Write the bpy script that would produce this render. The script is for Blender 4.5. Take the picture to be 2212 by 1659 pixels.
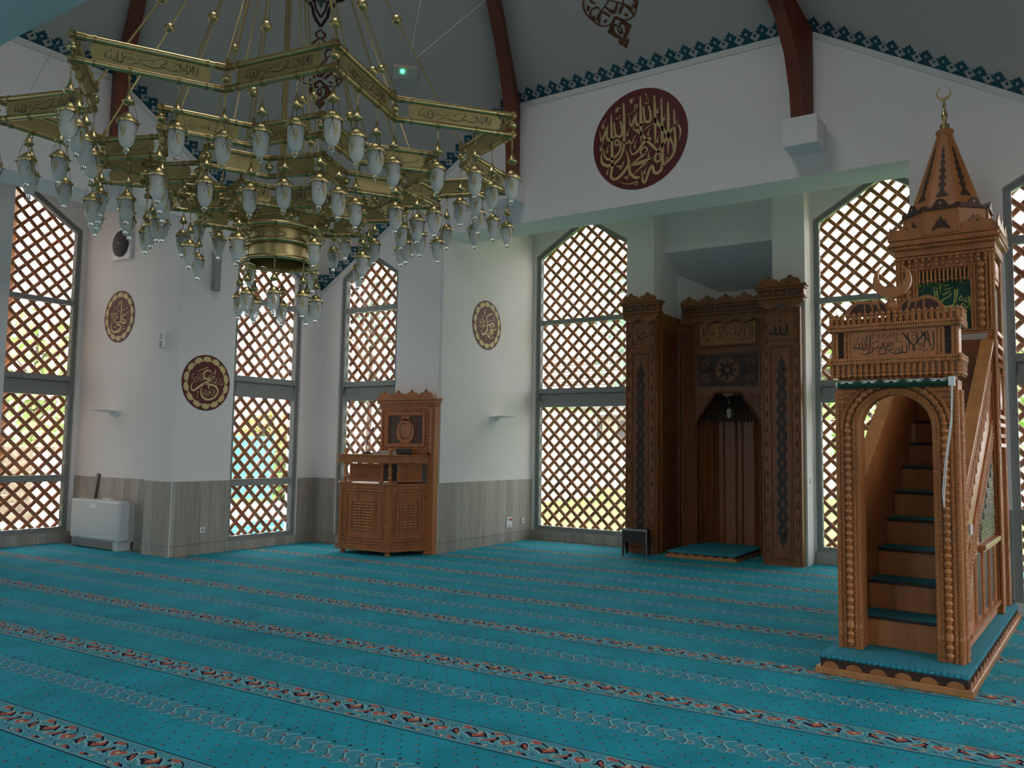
# A mosque prayer hall: square hall, octagonal tent ceiling, chandelier, minbar, mihrab and preaching desk.
import bpy, bmesh, math, random
from math import sin, cos, pi, radians as RAD, hypot, sqrt, atan2
from mathutils import Vector as V, Matrix, noise as mnoise
random.seed(7)
EXPO = 3.0; CARPET = (.014, .34, .46, 1); SKY = 1.6
SC = bpy.context.scene
for o in list(bpy.data.objects): bpy.data.objects.remove(o)
# ---------------------------------------------------------------- camera, world, light, exposure
cam = bpy.data.cameras.new('camera'); CAM = bpy.data.objects.new('camera', cam); SC.collection.objects.link(CAM)
cam.sensor_width = 36; cam.lens = 36*1768.5/2212; cam.clip_start = .05; cam.clip_end = 300
rt, up, fw = (.83634, .54801, .01472), (.02932, -.07152, .99701), (-.54743, .83341, .07588)
CAM.matrix_world = Matrix(((rt[0], up[0], -fw[0], 0), (rt[1], up[1], -fw[1], 0), (rt[2], up[2], -fw[2], 1.6), (0, 0, 0, 1)))
SC.camera = CAM
SC.view_settings.view_transform = 'Standard'; SC.view_settings.look = 'None'; SC.view_settings.gamma = 1
SC.view_settings.use_curve_mapping = False
SC.view_settings.exposure = EXPO
W = bpy.data.worlds.new('sky'); SC.world = W; W.use_nodes = True
bg = W.node_tree.nodes['Background']; bg.inputs[0].default_value = (1, .96, .935, 1); bg.inputs[1].default_value = 1.0
cy = SC.cycles
cy.use_denoising = True; cy.max_bounces = 10; cy.diffuse_bounces = 7; cy.glossy_bounces = 4; cy.transmission_bounces = 6
cy.transparent_max_bounces = 24; cy.caustics_reflective = False; cy.caustics_refractive = False; cy.sample_clamp_indirect = 8
def portal(x, y, z, w, h, nx, ny):                      # a sampling aid for the sky in one window opening; gives no light of its own
    l = bpy.data.lights.new('sky_portal', 'AREA'); l.shape = 'RECTANGLE'; l.size = w; l.size_y = h; l.cycles.is_portal = True
    o = bpy.data.objects.new('sky_portal', l); SC.collection.objects.link(o)
    o.location = (x, y, z); o.rotation_euler = V((-nx, -ny, 0)).to_track_quat('Z', 'Y').to_euler()
# ---------------------------------------------------------------- materials
def nt(name):
    m = bpy.data.materials.new(name); m.use_nodes = True; n = m.node_tree
    return m, n, n.nodes['Principled BSDF']
def N(n, t, **k):
    o = n.nodes.new(t)
    for a, b in k.items():
        if a in o.inputs: o.inputs[a].default_value = b
        else: setattr(o, a, b)
    return o
def mat(name, col, rough=.6, metal=0, bump=0, bscale=60, var=0, vscale=6, stretch=(1, 1, 1), spec=.5, **kw):
    m, n, b = nt(name); b.inputs['Base Color'].default_value = (*col, 1); b.inputs['Roughness'].default_value = rough
    b.inputs['Metallic'].default_value = metal; b.inputs['Specular IOR Level'].default_value = spec
    for k, v in kw.items(): b.inputs[k.replace('_', ' ')].default_value = v
    if var or bump:
        tc = N(n, 'ShaderNodeTexCoord'); mp = N(n, 'ShaderNodeMapping'); mp.inputs['Scale'].default_value = stretch
        n.links.new(tc.outputs['Object'], mp.inputs[0])
    if var:
        ns = N(n, 'ShaderNodeTexNoise', Scale=vscale, Detail=5.0, Roughness=.6); n.links.new(mp.outputs[0], ns.inputs['Vector'])
        mr = N(n, 'ShaderNodeMapRange'); mr.inputs[1].default_value = .3; mr.inputs[2].default_value = .7; mr.inputs[3].default_value = 1-var; mr.inputs[4].default_value = 1+var
        n.links.new(ns.outputs[0], mr.inputs[0])
        mx = N(n, 'ShaderNodeMix', data_type='RGBA', blend_type='MULTIPLY'); mx.inputs[0].default_value = 1; mx.inputs[6].default_value = (*col, 1)
        n.links.new(mr.outputs[0], mx.inputs[7]); n.links.new(mx.outputs[2], b.inputs['Base Color'])
    if bump:
        ns = N(n, 'ShaderNodeTexNoise', Scale=bscale, Detail=4.0); n.links.new(mp.outputs[0], ns.inputs['Vector'])
        bp = N(n, 'ShaderNodeBump', Strength=bump, Distance=.01); n.links.new(ns.outputs[0], bp.inputs['Height']); n.links.new(bp.outputs[0], b.inputs['Normal'])
    return m
M = {}
M['wall'] = mat('white_paint', (.80, .79, .795), .85, bump=.05, bscale=300)
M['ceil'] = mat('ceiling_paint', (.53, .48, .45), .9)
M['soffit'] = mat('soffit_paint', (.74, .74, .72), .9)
M['red'] = mat('red_timber', (.16, .032, .012), .55, var=.35, vscale=5, stretch=(1, 1, .15))
M['teal'] = mat('teal_stencil', (.012, .085, .125), .8)
M['cream'] = mat('cornice_paint', (.68, .69, .68), .9)
M['frame'] = mat('grey_aluminium', (.24, .265, .26), .45)
M['gask'] = mat('black_gasket', (.03, .03, .03), .6)
M['lat'] = mat('lattice_wood', (.36, .135, .055), .5, var=.4, vscale=4, stretch=(1, 1, 1))
M['bur'] = mat('burgundy_paint', (.115, .013, .014), .6)
M['gold'] = mat('gold_paint', (.58, .44, .20), .6)
M['goldb'] = mat('pale_gold_paint', (.70, .56, .27), .6)
M['orn'] = mat('terracotta_stencil', (.17, .055, .022), .8)
M['ornd'] = mat('plum_stencil', (.045, .012, .014), .8)
M['orng'] = mat('grey_stencil', (.10, .105, .09), .8)
M['brass'] = mat('satin_brass', (.54, .44, .215), .32, 1, var=.12, vscale=40, bump=.03, bscale=200)
M['brassd'] = mat('aged_brass', (.36, .27, .12), .42, 1)
M['plate'] = mat('brushed_brass_plate', (.44, .375, .18), .45, .9)
M['ink'] = mat('black_enamel', (.012, .012, .010), .5)
M['chain'] = mat('dark_chain', (.10, .09, .075), .5, .6)
M['wire'] = mat('steel_wire', (.35, .38, .42), .5, .5)
M['pw'] = mat('white_plastic', (.78, .79, .80), .4)
M['pg'] = mat('grey_plastic', (.30, .31, .31), .5)
M['bk'] = mat('black_plastic', (.012, .012, .012), .45)
M['dk'] = mat('dark_mesh', (.035, .035, .037), .7)
M['heat'] = mat('light_grey_enamel', (.56, .60, .62), .35)
M['green'] = mat('green_velvet', (.004, .055, .035), .8)
M['ygold'] = mat('yellow_embroidery', (.42, .45, .10), .7)
M['wemb'] = mat('white_embroidery', (.55, .60, .58), .7)
M['led'] = nt('green_exit_lamp')[0]
_b = M['led'].node_tree.nodes['Principled BSDF']; _b.inputs['Emission Color'].default_value = (.05, 1, .35, 1); _b.inputs['Emission Strength'].default_value = .6
M['redl'] = mat('red_socket', (.45, .02, .02), .4)
M['paper'] = mat('paper', (.6, .55, .45), .8)
M['blue'] = mat('blue_book_cloth', (.02, .05, .16), .6)
def wood(name, c, rough=.38, var=.22, k=1):
    return mat(name, c, rough, var=var, vscale=9*k, stretch=(1, 1, .12), bump=.06, bscale=60)
M['w'] = wood('honey_wood', (.43, .165, .055))
M['wl'] = wood('light_oak_edge', (.46, .21, .075))
M['wm'] = wood('turned_beech', (.45, .185, .066), .33)
M['wd'] = wood('walnut_inlay', (.055, .022, .014), .5)
M['wdd'] = mat('dark_inset', (.030, .014, .010), .6)
M['mw'] = wood('mihrab_wood', (.25, .085, .026)); M['mwm'] = wood('mihrab_turned_wood', (.22, .072, .022))
M['mwd'] = wood('mihrab_dark_inlay', (.030, .014, .011), .5)
M['kw'] = wood('reddish_wood', (.40, .145, .05))
M['line'] = mat('carved_line', (.22, .10, .05), .5)
M['carpb'] = mat('teal_step_carpet', (.02, .25, .35), .95, var=.3, vscale=60)
def glassy():
    m, n, b = nt('window_glass'); n.nodes.remove(b); out = n.nodes['Material Output']
    t = N(n, 'ShaderNodeBsdfTransparent'); g = N(n, 'ShaderNodeBsdfGlossy', Roughness=.02); mx = N(n, 'ShaderNodeMixShader'); mx.inputs[0].default_value = .04
    t.inputs[0].default_value = (.96, .98, .97, 1)
    n.links.new(t.outputs[0], mx.inputs[1]); n.links.new(g.outputs[0], mx.inputs[2]); n.links.new(mx.outputs[0], out.inputs[0]); return m
M['glass'] = glassy()
def frosted():
    m, n, b = nt('frosted_glass'); out = n.nodes['Material Output']
    b.inputs['Base Color'].default_value = (.86, .88, .86, 1); b.inputs['Roughness'].default_value = .35
    t = N(n, 'ShaderNodeBsdfTranslucent'); t.inputs[0].default_value = (.9, .9, .88, 1); tr = N(n, 'ShaderNodeBsdfTransparent')
    a = N(n, 'ShaderNodeMixShader'); a.inputs[0].default_value = .45; c = N(n, 'ShaderNodeMixShader'); c.inputs[0].default_value = .18
    n.links.new(b.outputs[0], a.inputs[1]); n.links.new(t.outputs[0], a.inputs[2]); n.links.new(a.outputs[0], c.inputs[1]); n.links.new(tr.outputs[0], c.inputs[2]); n.links.new(c.outputs[0], out.inputs[0]); return m
M['frost'] = frosted()
M['emb'] = mat('gold_leaf_print', (.50, .42, .22), .5)
M['ball'] = mat('clear_glass', (1, 1, 1), .02, Transmission_Weight=1.0, IOR=1.45)
M['silver'] = mat('pale_tracery', (.45, .43, .33), .35, .3)
def tile():
    m, n, b = nt('wood_look_tile'); tc = N(n, 'ShaderNodeTexCoord'); sp = N(n, 'ShaderNodeSeparateXYZ'); cb = N(n, 'ShaderNodeCombineXYZ')
    n.links.new(tc.outputs['Object'], sp.inputs[0]); n.links.new(sp.outputs[2], cb.inputs[0]); n.links.new(sp.outputs[0], cb.inputs[1])
    br = N(n, 'ShaderNodeTexBrick', Scale=1.0, offset=.37); br.inputs['Color1'].default_value = (.33, .30, .26, 1); br.inputs['Color2'].default_value = (.45, .425, .385, 1)
    br.inputs['Mortar'].default_value = (.2, .19, .17, 1); br.inputs['Mortar Size'].default_value = .002; br.inputs['Brick Width'].default_value = 1.9; br.inputs['Row Height'].default_value = .2
    n.links.new(cb.outputs[0], br.inputs[0])
    mp = N(n, 'ShaderNodeMapping'); mp.inputs['Scale'].default_value = (22, 22, 1.1); n.links.new(tc.outputs['Object'], mp.inputs[0])
    ns = N(n, 'ShaderNodeTexNoise', Scale=1.6, Detail=6.0, Roughness=.65); n.links.new(mp.outputs[0], ns.inputs[0])
    mr = N(n, 'ShaderNodeMapRange'); mr.inputs[1].default_value = .25; mr.inputs[2].default_value = .75; mr.inputs[3].default_value = .68; mr.inputs[4].default_value = 1.25; n.links.new(ns.outputs[0], mr.inputs[0])
    mx = N(n, 'ShaderNodeMix', data_type='RGBA', blend_type='MULTIPLY'); mx.inputs[0].default_value = 1; n.links.new(br.outputs[0], mx.inputs[6]); n.links.new(mr.outputs[0], mx.inputs[7])
    n.links.new(mx.outputs[2], b.inputs['Base Color']); b.inputs['Roughness'].default_value = .55; return m
M['tile'] = tile()
def carpet():
    m, n, b = nt('turquoise_carpet'); tc = N(n, 'ShaderNodeTexCoord')
    def noise(sc, lo, hi, a, z):
        ns = N(n, 'ShaderNodeTexNoise', Scale=sc, Detail=4.0); n.links.new(tc.outputs['Object'], ns.inputs[0])
        mr = N(n, 'ShaderNodeMapRange'); mr.inputs[1].default_value = lo; mr.inputs[2].default_value = hi; mr.inputs[3].default_value = a; mr.inputs[4].default_value = z
        n.links.new(ns.outputs[0], mr.inputs[0]); return mr
    a = noise(2.2, .33, .6, .80, 1.03); c = noise(220, .3, .7, .8, 1.2)
    mu = N(n, 'ShaderNodeMath', operation='MULTIPLY'); n.links.new(a.outputs[0], mu.inputs[0]); n.links.new(c.outputs[0], mu.inputs[1])
    mx = N(n, 'ShaderNodeMix', data_type='RGBA', blend_type='MULTIPLY'); mx.inputs[0].default_value = 1; mx.inputs[6].default_value = CARPET; n.links.new(mu.outputs[0], mx.inputs[7])
    n.links.new(mx.outputs[2], b.inputs['Base Color']); b.inputs['Roughness'].default_value = .95; b.inputs['Specular IOR Level'].default_value = .15
    
    bp = N(n, 'ShaderNodeBump', Strength=.25, Distance=.004); n.links.new(c.outputs[0], bp.inputs['Height']); n.links.new(bp.outputs[0], b.inputs['Normal']); return m
M['carpet'] = carpet()
M['cband'] = mat('carpet_band', (.075, .34, .43), .95, var=.2, vscale=90, spec=.1)
M['clace'] = mat('carpet_lace_band', (.050, .30, .40), .95, var=.2, vscale=90, spec=.1)
M['cdk'] = mat('carpet_dark_line', (.012, .12, .17), .95, spec=.1)  # darker woven line beside each pale lace curve
M['cr'] = mat('carpet_coral', (.44, .13, .095), .95, var=.3, vscale=150, spec=.1)
M['cn'] = mat('carpet_navy', (.010, .014, .045), .95, spec=.1)
M['cw'] = mat('carpet_cream', (.52, .47, .36), .95, spec=.1)
M['cp'] = mat('carpet_pale_line', (.24, .52, .60), .95, spec=.1)
# outdoors
M['low_bounce'] = mat('low_bounce_ground', (.16, .15, .13), .95, var=.3, vscale=3)  # general ground, darkened to cut the light bounced up to the ceiling
M['grass'] = mat('grass', (.15, .36, .045), .9, var=.4, vscale=3)
M['leafa'] = mat('pale_leaf', (.26, .36, .12), .8, var=.5, vscale=2)
M['leafb'] = mat('blue_green_leaf', (.22, .30, .26), .8, var=.5, vscale=2)
M['leafy'] = mat('yellow_leaf', (.42, .40, .16), .8, var=.5, vscale=3)
M['bark'] = mat('bark', (.09, .065, .045), .9)
M['pave'] = mat('pale_paving', (.72, .71, .69), .9, var=.1, vscale=2)
M['rend'] = mat('cream_render', (.52, .47, .36), .9, bump=.3, bscale=80, var=.2, vscale=30)
M['white'] = mat('white_render', (.70, .70, .68), .9)
M['rtile'] = mat('roof_tile', (.20, .18, .175), .9, var=.25, vscale=8)
M['stone'] = mat('stone_step', (.20, .17, .12), .9, var=.4, vscale=9)
M['pink'] = mat('pink_stone', (.22, .14, .12), .9, var=.3, vscale=5)
M['turq'] = mat('turquoise_gate_paint', (.10, .36, .34), .6)
M['dwin'] = mat('dark_window', (.06, .065, .07), .2)
M['gut'] = mat('grey_gutter', (.30, .32, .33), .6)
# traced lettering (panel units x1000: u,v,width) and one repeat of the carpet band
INK={'big': '725,434,27 738,25,45 752,-239,53 718,-416,53 644,-519,45 549,-593,36 481,-640,27;596,602,27 607,315,57 610,51,54 610,-212,40 600,-420,11;466,715,27 477,343,42 483,77,57 488,-320,57 491,-583,57 446,-719,57 357,-750,57 309,-695,56 281,-591,55 225,-654,52 177,-778,49 135,-877,49 93,-876,50 71,-773,32 61,-645,14;320,797,28 332,507,55 336,240,55 342,-27,41 329,-197,11;307,339,63 411,198,63 576,-8,57 657,-142,46 698,-255,29 705,-361,11;300,354,41 404,292,14;806,214,8 739,116,29 671,39,44 589,-76,53 508,-192,54 412,-318,53 343,-411,50 346,-497,45 398,-533,40 450,-484,37 432,-388,37 384,-313,41;-109,241,62 19,118,61 147,-41,58 273,-186,51 412,-338,41;-124,255,42 -16,199,11;259,-50,55 189,-36,59 133,-65,60 77,-121,56 -8,-225,49 -93,-283,41 -157,-271,34 -184,-178,22 -168,-53,8;24,851,28 35,505,56 42,167,56 46,-102,11;201,623,28 241,460,44 237,321,52 188,298,50 135,336,44 110,421,39 93,627,34;118,339,28 47,274,50 -24,282,53 -64,337,47 -64,459,38 -42,569,23;-42,569,14 -96,452,45 -152,295,48 -193,351,28 -208,517,7;-335,797,29 -322,514,51 -318,241,57 -317,-4,54 -338,-162,50 -403,-299,48 -527,-399,60 -674,-420,63 -786,-352,56 -821,-236,37 -803,-101,12;-404,13,43 -394,-97,43 -425,-187,49 -527,-276,51 -645,-295,48 -727,-246,39 -758,-151,26 -766,-53,12;-412,15,37 -471,67,37 -511,48,37 -507,-21,37 -455,-38,37 -404,0,37;-606,616,29 -593,297,49 -585,21,59 -577,-253,60 -576,-458,58 -599,-577,55 -591,-673,51 -525,-718,51 -452,-711,57 -350,-633,62 -257,-529,62 -218,-441,50 -236,-317,34 -280,-160,14;-407,443,29 -362,263,44 -376,144,50 -442,130,49 -500,176,45 -523,283,38 -542,437,29;-508,177,29 -574,101,52 -655,104,54 -696,167,49 -693,290,39 -676,404,20;-676,404,15 -738,272,46 -801,112,49 -843,210,26 -854,337,7;77,-195,36 147,-201,36 175,-260,36 119,-309,36 49,-316,36 35,-247,36 84,-203,36;147,-308,55 -36,-414,36 -178,-502,42;-178,-509,34 -7,-486,69 190,-469,77 308,-451,27;308,-457,41 162,-510,38 7,-596,29 -92,-685,14;-207,-504,50 -189,-635,59 -120,-727,61 -49,-769,56 15,-764,41;-382,-5,37 -295,-22,37 -237,-40,36 -206,15,35 -180,-51,33 -123,-28,31 -108,36,22 -63,94,11;806,122,27 853,1,37 843,-114,21 808,-201,5;431,559,8 390,508,16 380,443,41 411,450,14;569,376,8 528,332,16 518,268,41 546,275,14;432,-12,8 391,-63,16 384,-141,41 411,-133,14;251,171,8 203,121,17 196,42,41 224,50,14;-195,236,8 -238,197,17 -250,118,40 -221,126,14;-44,-37,8 -80,-77,17 -91,-162,39 -65,-154,14;-640,5,9 -676,-43,17 -691,-136,40 -661,-128,14;-710,555,9 -769,485,17 -791,379,50 -746,397,15;-767,84,9 -811,24,17 -833,-68,49 -796,-62,15;-637,-461,9 -673,-509,17 -688,-588,40 -655,-580,14;169,-591,8 127,-637,17 113,-714,39 146,-706,14;252,-261,8 210,-320,16 197,-397,38 229,-390,14;124,714,13 131,672,13 159,693,13 166,664,13 194,685,13 201,744,13;-495,544,13 -488,494,13 -451,514,13 -443,492,13 -414,520,13 -407,566,13;-97,825,17 -169,827,29 -190,798,35 -140,780,30 -169,753,19 -223,735,6;-393,707,17 -474,711,29 -496,675,36 -452,665,30 -488,645,20 -529,624,6;-68,710,20 -32,661,20 -68,635,20 -97,675,20 -65,696,20;-61,634,20 -110,577,16 -182,545,11 -276,534,6;-422,-790,6 -291,-848,15 -148,-869,25 -63,-844,24 -34,-868,22 -55,-912,19 -91,-886,17;130,877,20 162,813,17 152,748,14;293,242,7 188,204,19 90,137,6;-468,-457,34 -431,-484,23 -402,-455,23 -394,-545,26 -323,-389,28;-314,-700,28 -292,-738,20 -263,-709,20 -256,-771,22 -206,-659,22;556,-496,13 596,-484,17 576,-520,14 535,-552,5',
'umar': '206,378,16 101,442,47 -17,432,63 -114,344,67 -134,240,62 -63,159,63 65,140,71 199,176,75 342,246,64;351,397,19 356,294,19;343,220,54 185,127,65 52,51,73 -79,-17,74 -241,-115,73 -401,-241,71 -512,-306,65 -587,-282,56 -624,-199,41 -605,-98,27 -528,8,12;-95,-32,56 57,-36,64 228,-60,68 385,-108,69 485,-212,67 475,-360,65 353,-499,67 152,-591,70 -17,-582,72 -156,-493,60 -217,-359,47 -204,-199,32 -144,-65,16;74,-35,63 96,-135,69 108,-219,9;-407,377,22 -187,468,25 35,560,28;53,212,19 193,296,19 326,395,19 373,473,19 330,481,19 323,439,19;356,-220,19 366,-418,19;291,-224,19 291,-430,19 216,-427,19;211,-332,16 164,-320,16 172,-371,16 212,-361,16;135,-249,19 152,-380,17 86,-442,15 -48,-467,13;54,-313,19 92,-340,17 33,-401,15 -92,-427,12;-33,-260,19 6,-301,19 -58,-378,19 -142,-369,19 -157,-297,19;-135,-245,19 -84,-256,19;184,-210,13 252,-198,13;719,12,16 659,-22,16 591,-60,16;652,111,16 677,38,16 546,-33,16;616,137,16 538,117,16 575,75,16 451,-52,16 340,-67,16 312,-32,16;430,212,16 417,19,16 344,14,16;372,163,16 364,30,16 266,35,16 247,80,16;223,49,19 198,33,19;665,201,13 554,155,13;507,233,13 500,195,13;-189,178,16 -182,92,16 -251,83,16;-260,245,16 -276,82,16;-354,309,15 -338,62,15 -487,8,15 -516,81,15;-401,161,15 -455,186,15 -419,114,15 -550,104,15;-552,221,15 -584,133,15 -614,156,15;-462,315,12 -574,260,12;-209,292,12 -286,264,12;-197,337,12 -263,310,12;-147,167,16 -102,112,16 -168,93,16;-620,201,12 -575,277,12;-296,-342,19 -363,-340,17 -335,-388,15 -344,-453,15 -360,-555,15',
'ali': '102,624,60 125,171,71 113,-72,73 158,-209,73 277,-278,71 440,-254,60 534,-139,26;468,3,26 311,42,56 226,-32,70 264,-132,71 394,-190,66;104,-218,53 -75,-234,60 -111,-300,55 96,-358,67 138,-451,73 -34,-549,74 -284,-587,72 -462,-497,65 -521,-321,51 -455,-104,20;-334,-407,54 -280,-391,54;-250,-401,54 -188,-380,54;-69,-632,27 195,-540,27;171,216,27 535,320,26;-363,295,27 -96,384,27 14,570,27 -86,518,27 -134,436,27;468,144,33 524,72,33 592,146,33;306,-377,27 353,-441,26 296,-503,27 400,-500,26;-119,263,24 -102,213,24 -54,246,24 -38,208,24 -1,266,23;-356,454,31 -341,379,31;266,415,30 284,353,30;-525,197,27 -576,53,27 -483,-28,27;-420,213,27 -445,18,27;-311,192,30 -318,33,30 -440,-31,31;-201,147,30 -210,1,30 -59,-35,30;-583,127,24 -369,123,24;-261,103,24 -93,114,24;-394,-72,31 -243,-95,30 -164,-40,30;-401,-231,30 -278,-178,30 -166,-247,30;-346,-137,24 -195,-160,24;-89,65,27 -124,-6,27',
'muh': '392,513,55 112,435,61 -78,308,54 -110,230,27;-47,263,68 -19,44,79 8,-150,86 -144,-343,84 -312,-417,76 -389,-349,59 -361,-173,20;4,-2,75 210,45,79 360,120,84 479,81,89 421,-22,87 212,-49,82;421,-34,97 174,-204,61 48,-319,68;47,-299,54 348,-211,117 618,-147,104;619,-167,70 329,-309,62 158,-417,27;18,-322,88 94,-437,95 234,-507,68;-172,587,30 -267,504,30 -168,464,30 -94,554,31 -172,587,30;-168,456,30 -280,349,24 -417,290,17;483,413,31 420,329,27 508,303,22 214,195,17;562,-41,31 608,-111,31 659,-11,31;344,-394,27 419,-422,28 321,-509,27 421,-485,28;562,273,28 556,184,28;-17,-327,30 -101,-367,30 -63,-481,30 -73,-593,30;58,203,24 77,151,24 118,199,24 146,161,24 183,226,24;-562,240,27 -497,151,27 -537,97,27;-416,249,27 -330,187,27 -269,269,27;-578,79,30 -514,27,30 -552,-101,30 -468,-114,30;-434,136,30 -407,-57,30;-328,138,30 -301,-67,30;-222,116,30 -237,-84,30 -111,-42,30;-513,2,27 -368,59,27 -177,48,27;-446,-136,30 -133,-20,30;-371,169,23 -180,158,24;-319,-168,30 -278,-133,30;-181,-113,27 -179,-162,27;-286,131,23 -116,130,24;-491,-44,27 -474,81,27',
'shah': '5710,826,43 5744,443,47 5624,245,43 5500,220,31;5597,339,37 5517,563,43 5461,839,49;5411,825,49 5424,258,31;5536,830,49 5317,561,45 5119,293,37 4941,211,25;5184,860,49 5380,427,31;5030,891,49 5076,393,40 4967,204,31;4834,417,31 4882,580,31 4988,446,31 4835,357,31;4643,865,49 4690,585,40 4738,265,31;4807,465,31 4621,634,40 4434,804,49;4588,423,37 4575,272,37 4454,262,37 4419,450,37;4422,300,37 4317,208,37 4256,344,37;4258,272,37 4097,235,33 3973,237,29 4013,468,25;3951,243,31 3687,384,35 3455,402,39 3712,578,43 3874,674,41 3780,784,39 3738,632,37;3925,902,18 3516,832,27 2957,686,29 2440,540,25;3862,399,31 3301,226,47 2848,217,53 2396,318,49;2440,540,37 2235,592,37 2337,358,37;2237,339,37 2101,265,37 2029,455,37;2042,325,37 1803,148,31 1561,155,25;1968,553,37 1861,434,37 1740,560,37 1656,421,37 1498,460,37;1498,480,37 1375,575,37 1364,332,37 1242,103,37 1043,164,37;1238,803,49 1254,230,45 1005,121,41 677,160,37;1003,798,49 1005,147,49;897,525,37 867,258,37 690,262,37 645,542,37;645,312,37 518,264,37 293,251,37 344,477,37;241,263,31 389,671,31;1374,781,43 1459,798,43;1557,811,43 1629,844,43;1714,822,43 1786,828,43;1858,835,43 1930,842,43;2085,776,37 2174,829,37;2321,740,18 2870,845,18;1485,592,18 1860,657,18;2986,629,25 2960,406,25;3043,632,25 3004,537,25;4115,772,31 4222,820,31;4302,810,25 4433,846,25;4777,668,25 4957,689,25;3844,864,31 3925,884,31;325,654,25 644,739,25;580,840,31 644,739,31;4812,198,18 5022,36,18;4280,547,31 4341,680,31',
'bas': '4145,719,29 4180,533,39 4045,456,38 3958,481,36 3826,385,43 3403,258,46 2949,215,45 2555,261,39 2344,314,29;4022,835,43 4058,772,43;4111,300,38 4138,197,38;2344,314,29 2399,424,29 2304,517,29 2287,328,29 2266,148,29;2268,711,33 2259,282,33;2141,644,29 2135,348,29 2035,326,29 1954,332,29 1962,456,29;2046,618,29 2035,345,29;2290,862,29 2338,810,29;1862,666,29 1877,342,29 1722,367,29 1677,188,29 1589,203,29;1776,614,24 1761,384,24;1669,647,29 1564,533,29 1720,474,29 1601,376,29;1285,739,29 1263,361,29 1097,246,29;1526,488,29 1412,273,33 1064,121,38 763,180,31 659,294,24;1138,653,29 1096,265,29 986,282,29;991,546,29 841,538,32 964,391,36 745,289,35 541,352,30 370,245,24;1133,908,14 837,735,19 578,547,24;861,315,29 911,278,29;423,182,24 390,273,24;1273,848,24 1332,868,24;1449,688,24 1497,708,24;1027,720,19 1176,782,19;1429,398,24 1469,346,24;1917,219,24 1965,255,24',
'minb': '4042,901,55 4070,364,60 3991,150,52 3884,108,31;3786,913,62 3857,533,55 3904,234,23;3951,311,31 3707,660,59 3472,908,59;3676,898,59 3652,465,55 3550,146,23;3715,877,59 3315,522,62 3089,278,59 3101,178,49 3198,220,31;3257,899,62 3315,561,55 3374,302,23;3413,367,31 3511,441,31 3566,343,31 3425,311,31;3786,181,39 3570,90,20;3519,176,31 3237,191,31 3093,69,31;2608,903,70 2887,583,65 3128,334,55 3179,222,39;2840,900,62 2906,503,55 2926,141,23;3004,727,27 3179,765,27;3011,608,27 3206,630,27;3042,516,23 3237,534,23;2957,894,31 3042,929,31 3140,893,31 3081,856,31;2751,464,51 2802,163,51 2674,76,51 2585,159,51 2569,411,51;2569,137,47 2454,57,47 2454,311,47;2454,96,47 2327,64,43 2184,64,39 2261,193,31 2353,289,23;2123,513,39 1931,468,39 1816,326,39 1969,154,39 2134,82,39;2154,277,39 1969,208,39;2134,504,39 2077,410,39 1885,361,39;1611,539,55 1713,331,43 1816,72,31;1816,100,39 1694,91,39 1458,65,39 1401,173,39 1618,375,39 1702,535,39;1561,378,39 1485,305,39 1398,407,39 1284,296,40 1095,334,41 1117,208,42 974,139,38 718,83,31 478,174,23;993,881,59 981,487,56 906,181,49 755,89,39;815,883,59 846,262,31;710,664,51 755,352,51 643,311,51 579,624,51;590,345,47 470,336,47 448,592,47;455,376,47 320,367,47 141,369,47 261,517,35 365,635,23;1117,720,27 1163,896,27 1106,887,27;1398,706,27 1451,882,27 1390,873,27;1599,727,27 1713,908,27 1656,841,27;1778,710,27 2084,878,27;2107,732,27 2211,911,27 2154,894,27;2269,712,27 2377,903,27 2315,886,27;1106,527,31 1447,637,31;1816,540,27 1866,499,27 1943,585,27;2269,497,27 2377,687,27 2307,652,27;541,742,27 598,700,27 691,773,27;298,677,27 429,786,27 373,827,27;2442,547,27 2500,505,27 2597,578,27;2492,885,31 2508,818,31;598,267,35 665,248,35;1713,98,35 1740,57,35',
'mih': '216,858,34 255,252,23;110,617,23 307,652,25 451,856,27 535,850,29 461,913,30;158,384,27 310,498,28 428,676,29 514,505,30 855,573,30;699,891,27 709,597,27 805,500,27 623,457,27;205,152,27 398,130,27 443,318,27 496,163,27 706,189,27 857,275,27 1109,345,27;976,873,30 1030,334,30;1100,866,27 1109,367,27;1230,912,30 1231,513,30;1317,868,27 1339,407,27 1217,293,27 987,185,27;1339,430,27 1479,536,27 1569,405,27 1748,482,27 1720,613,27;1786,915,27 1790,381,27 1683,210,27 1490,217,27;1826,379,30 1979,393,30 1898,527,30 2113,689,30 1864,719,30;2222,850,30 2195,312,30 2109,167,30 1924,170,30;2409,762,30 2490,692,30 2453,581,30 2282,489,30;2630,581,30 2530,489,30 2621,469,30 2544,292,30 2356,145,30;2528,387,27 2458,429,27 2527,331,27;1605,727,30 1649,763,30;1677,685,27 1713,721,27;740,415,30 784,386,30;2596,705,27 2638,664,27',
'mh2': '839,438,43 618,349,44 384,390,45 581,615,47 677,579,48 618,456,50;457,327,57 559,92,35;268,570,35 362,300,46 239,92,57 94,203,43 123,321,28;289,709,21 530,790,21;692,201,28 750,231,28;472,610,28 508,550,28',
'all2': '1181,750,78 1223,208,96;903,577,87 920,210,87 700,164,87 633,481,87;633,229,87 481,152,87 447,493,87;447,258,70 143,191,96 312,389,52;532,688,43 599,753,43 650,680,43 717,762,43;591,892,43 667,1009,43',
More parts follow.
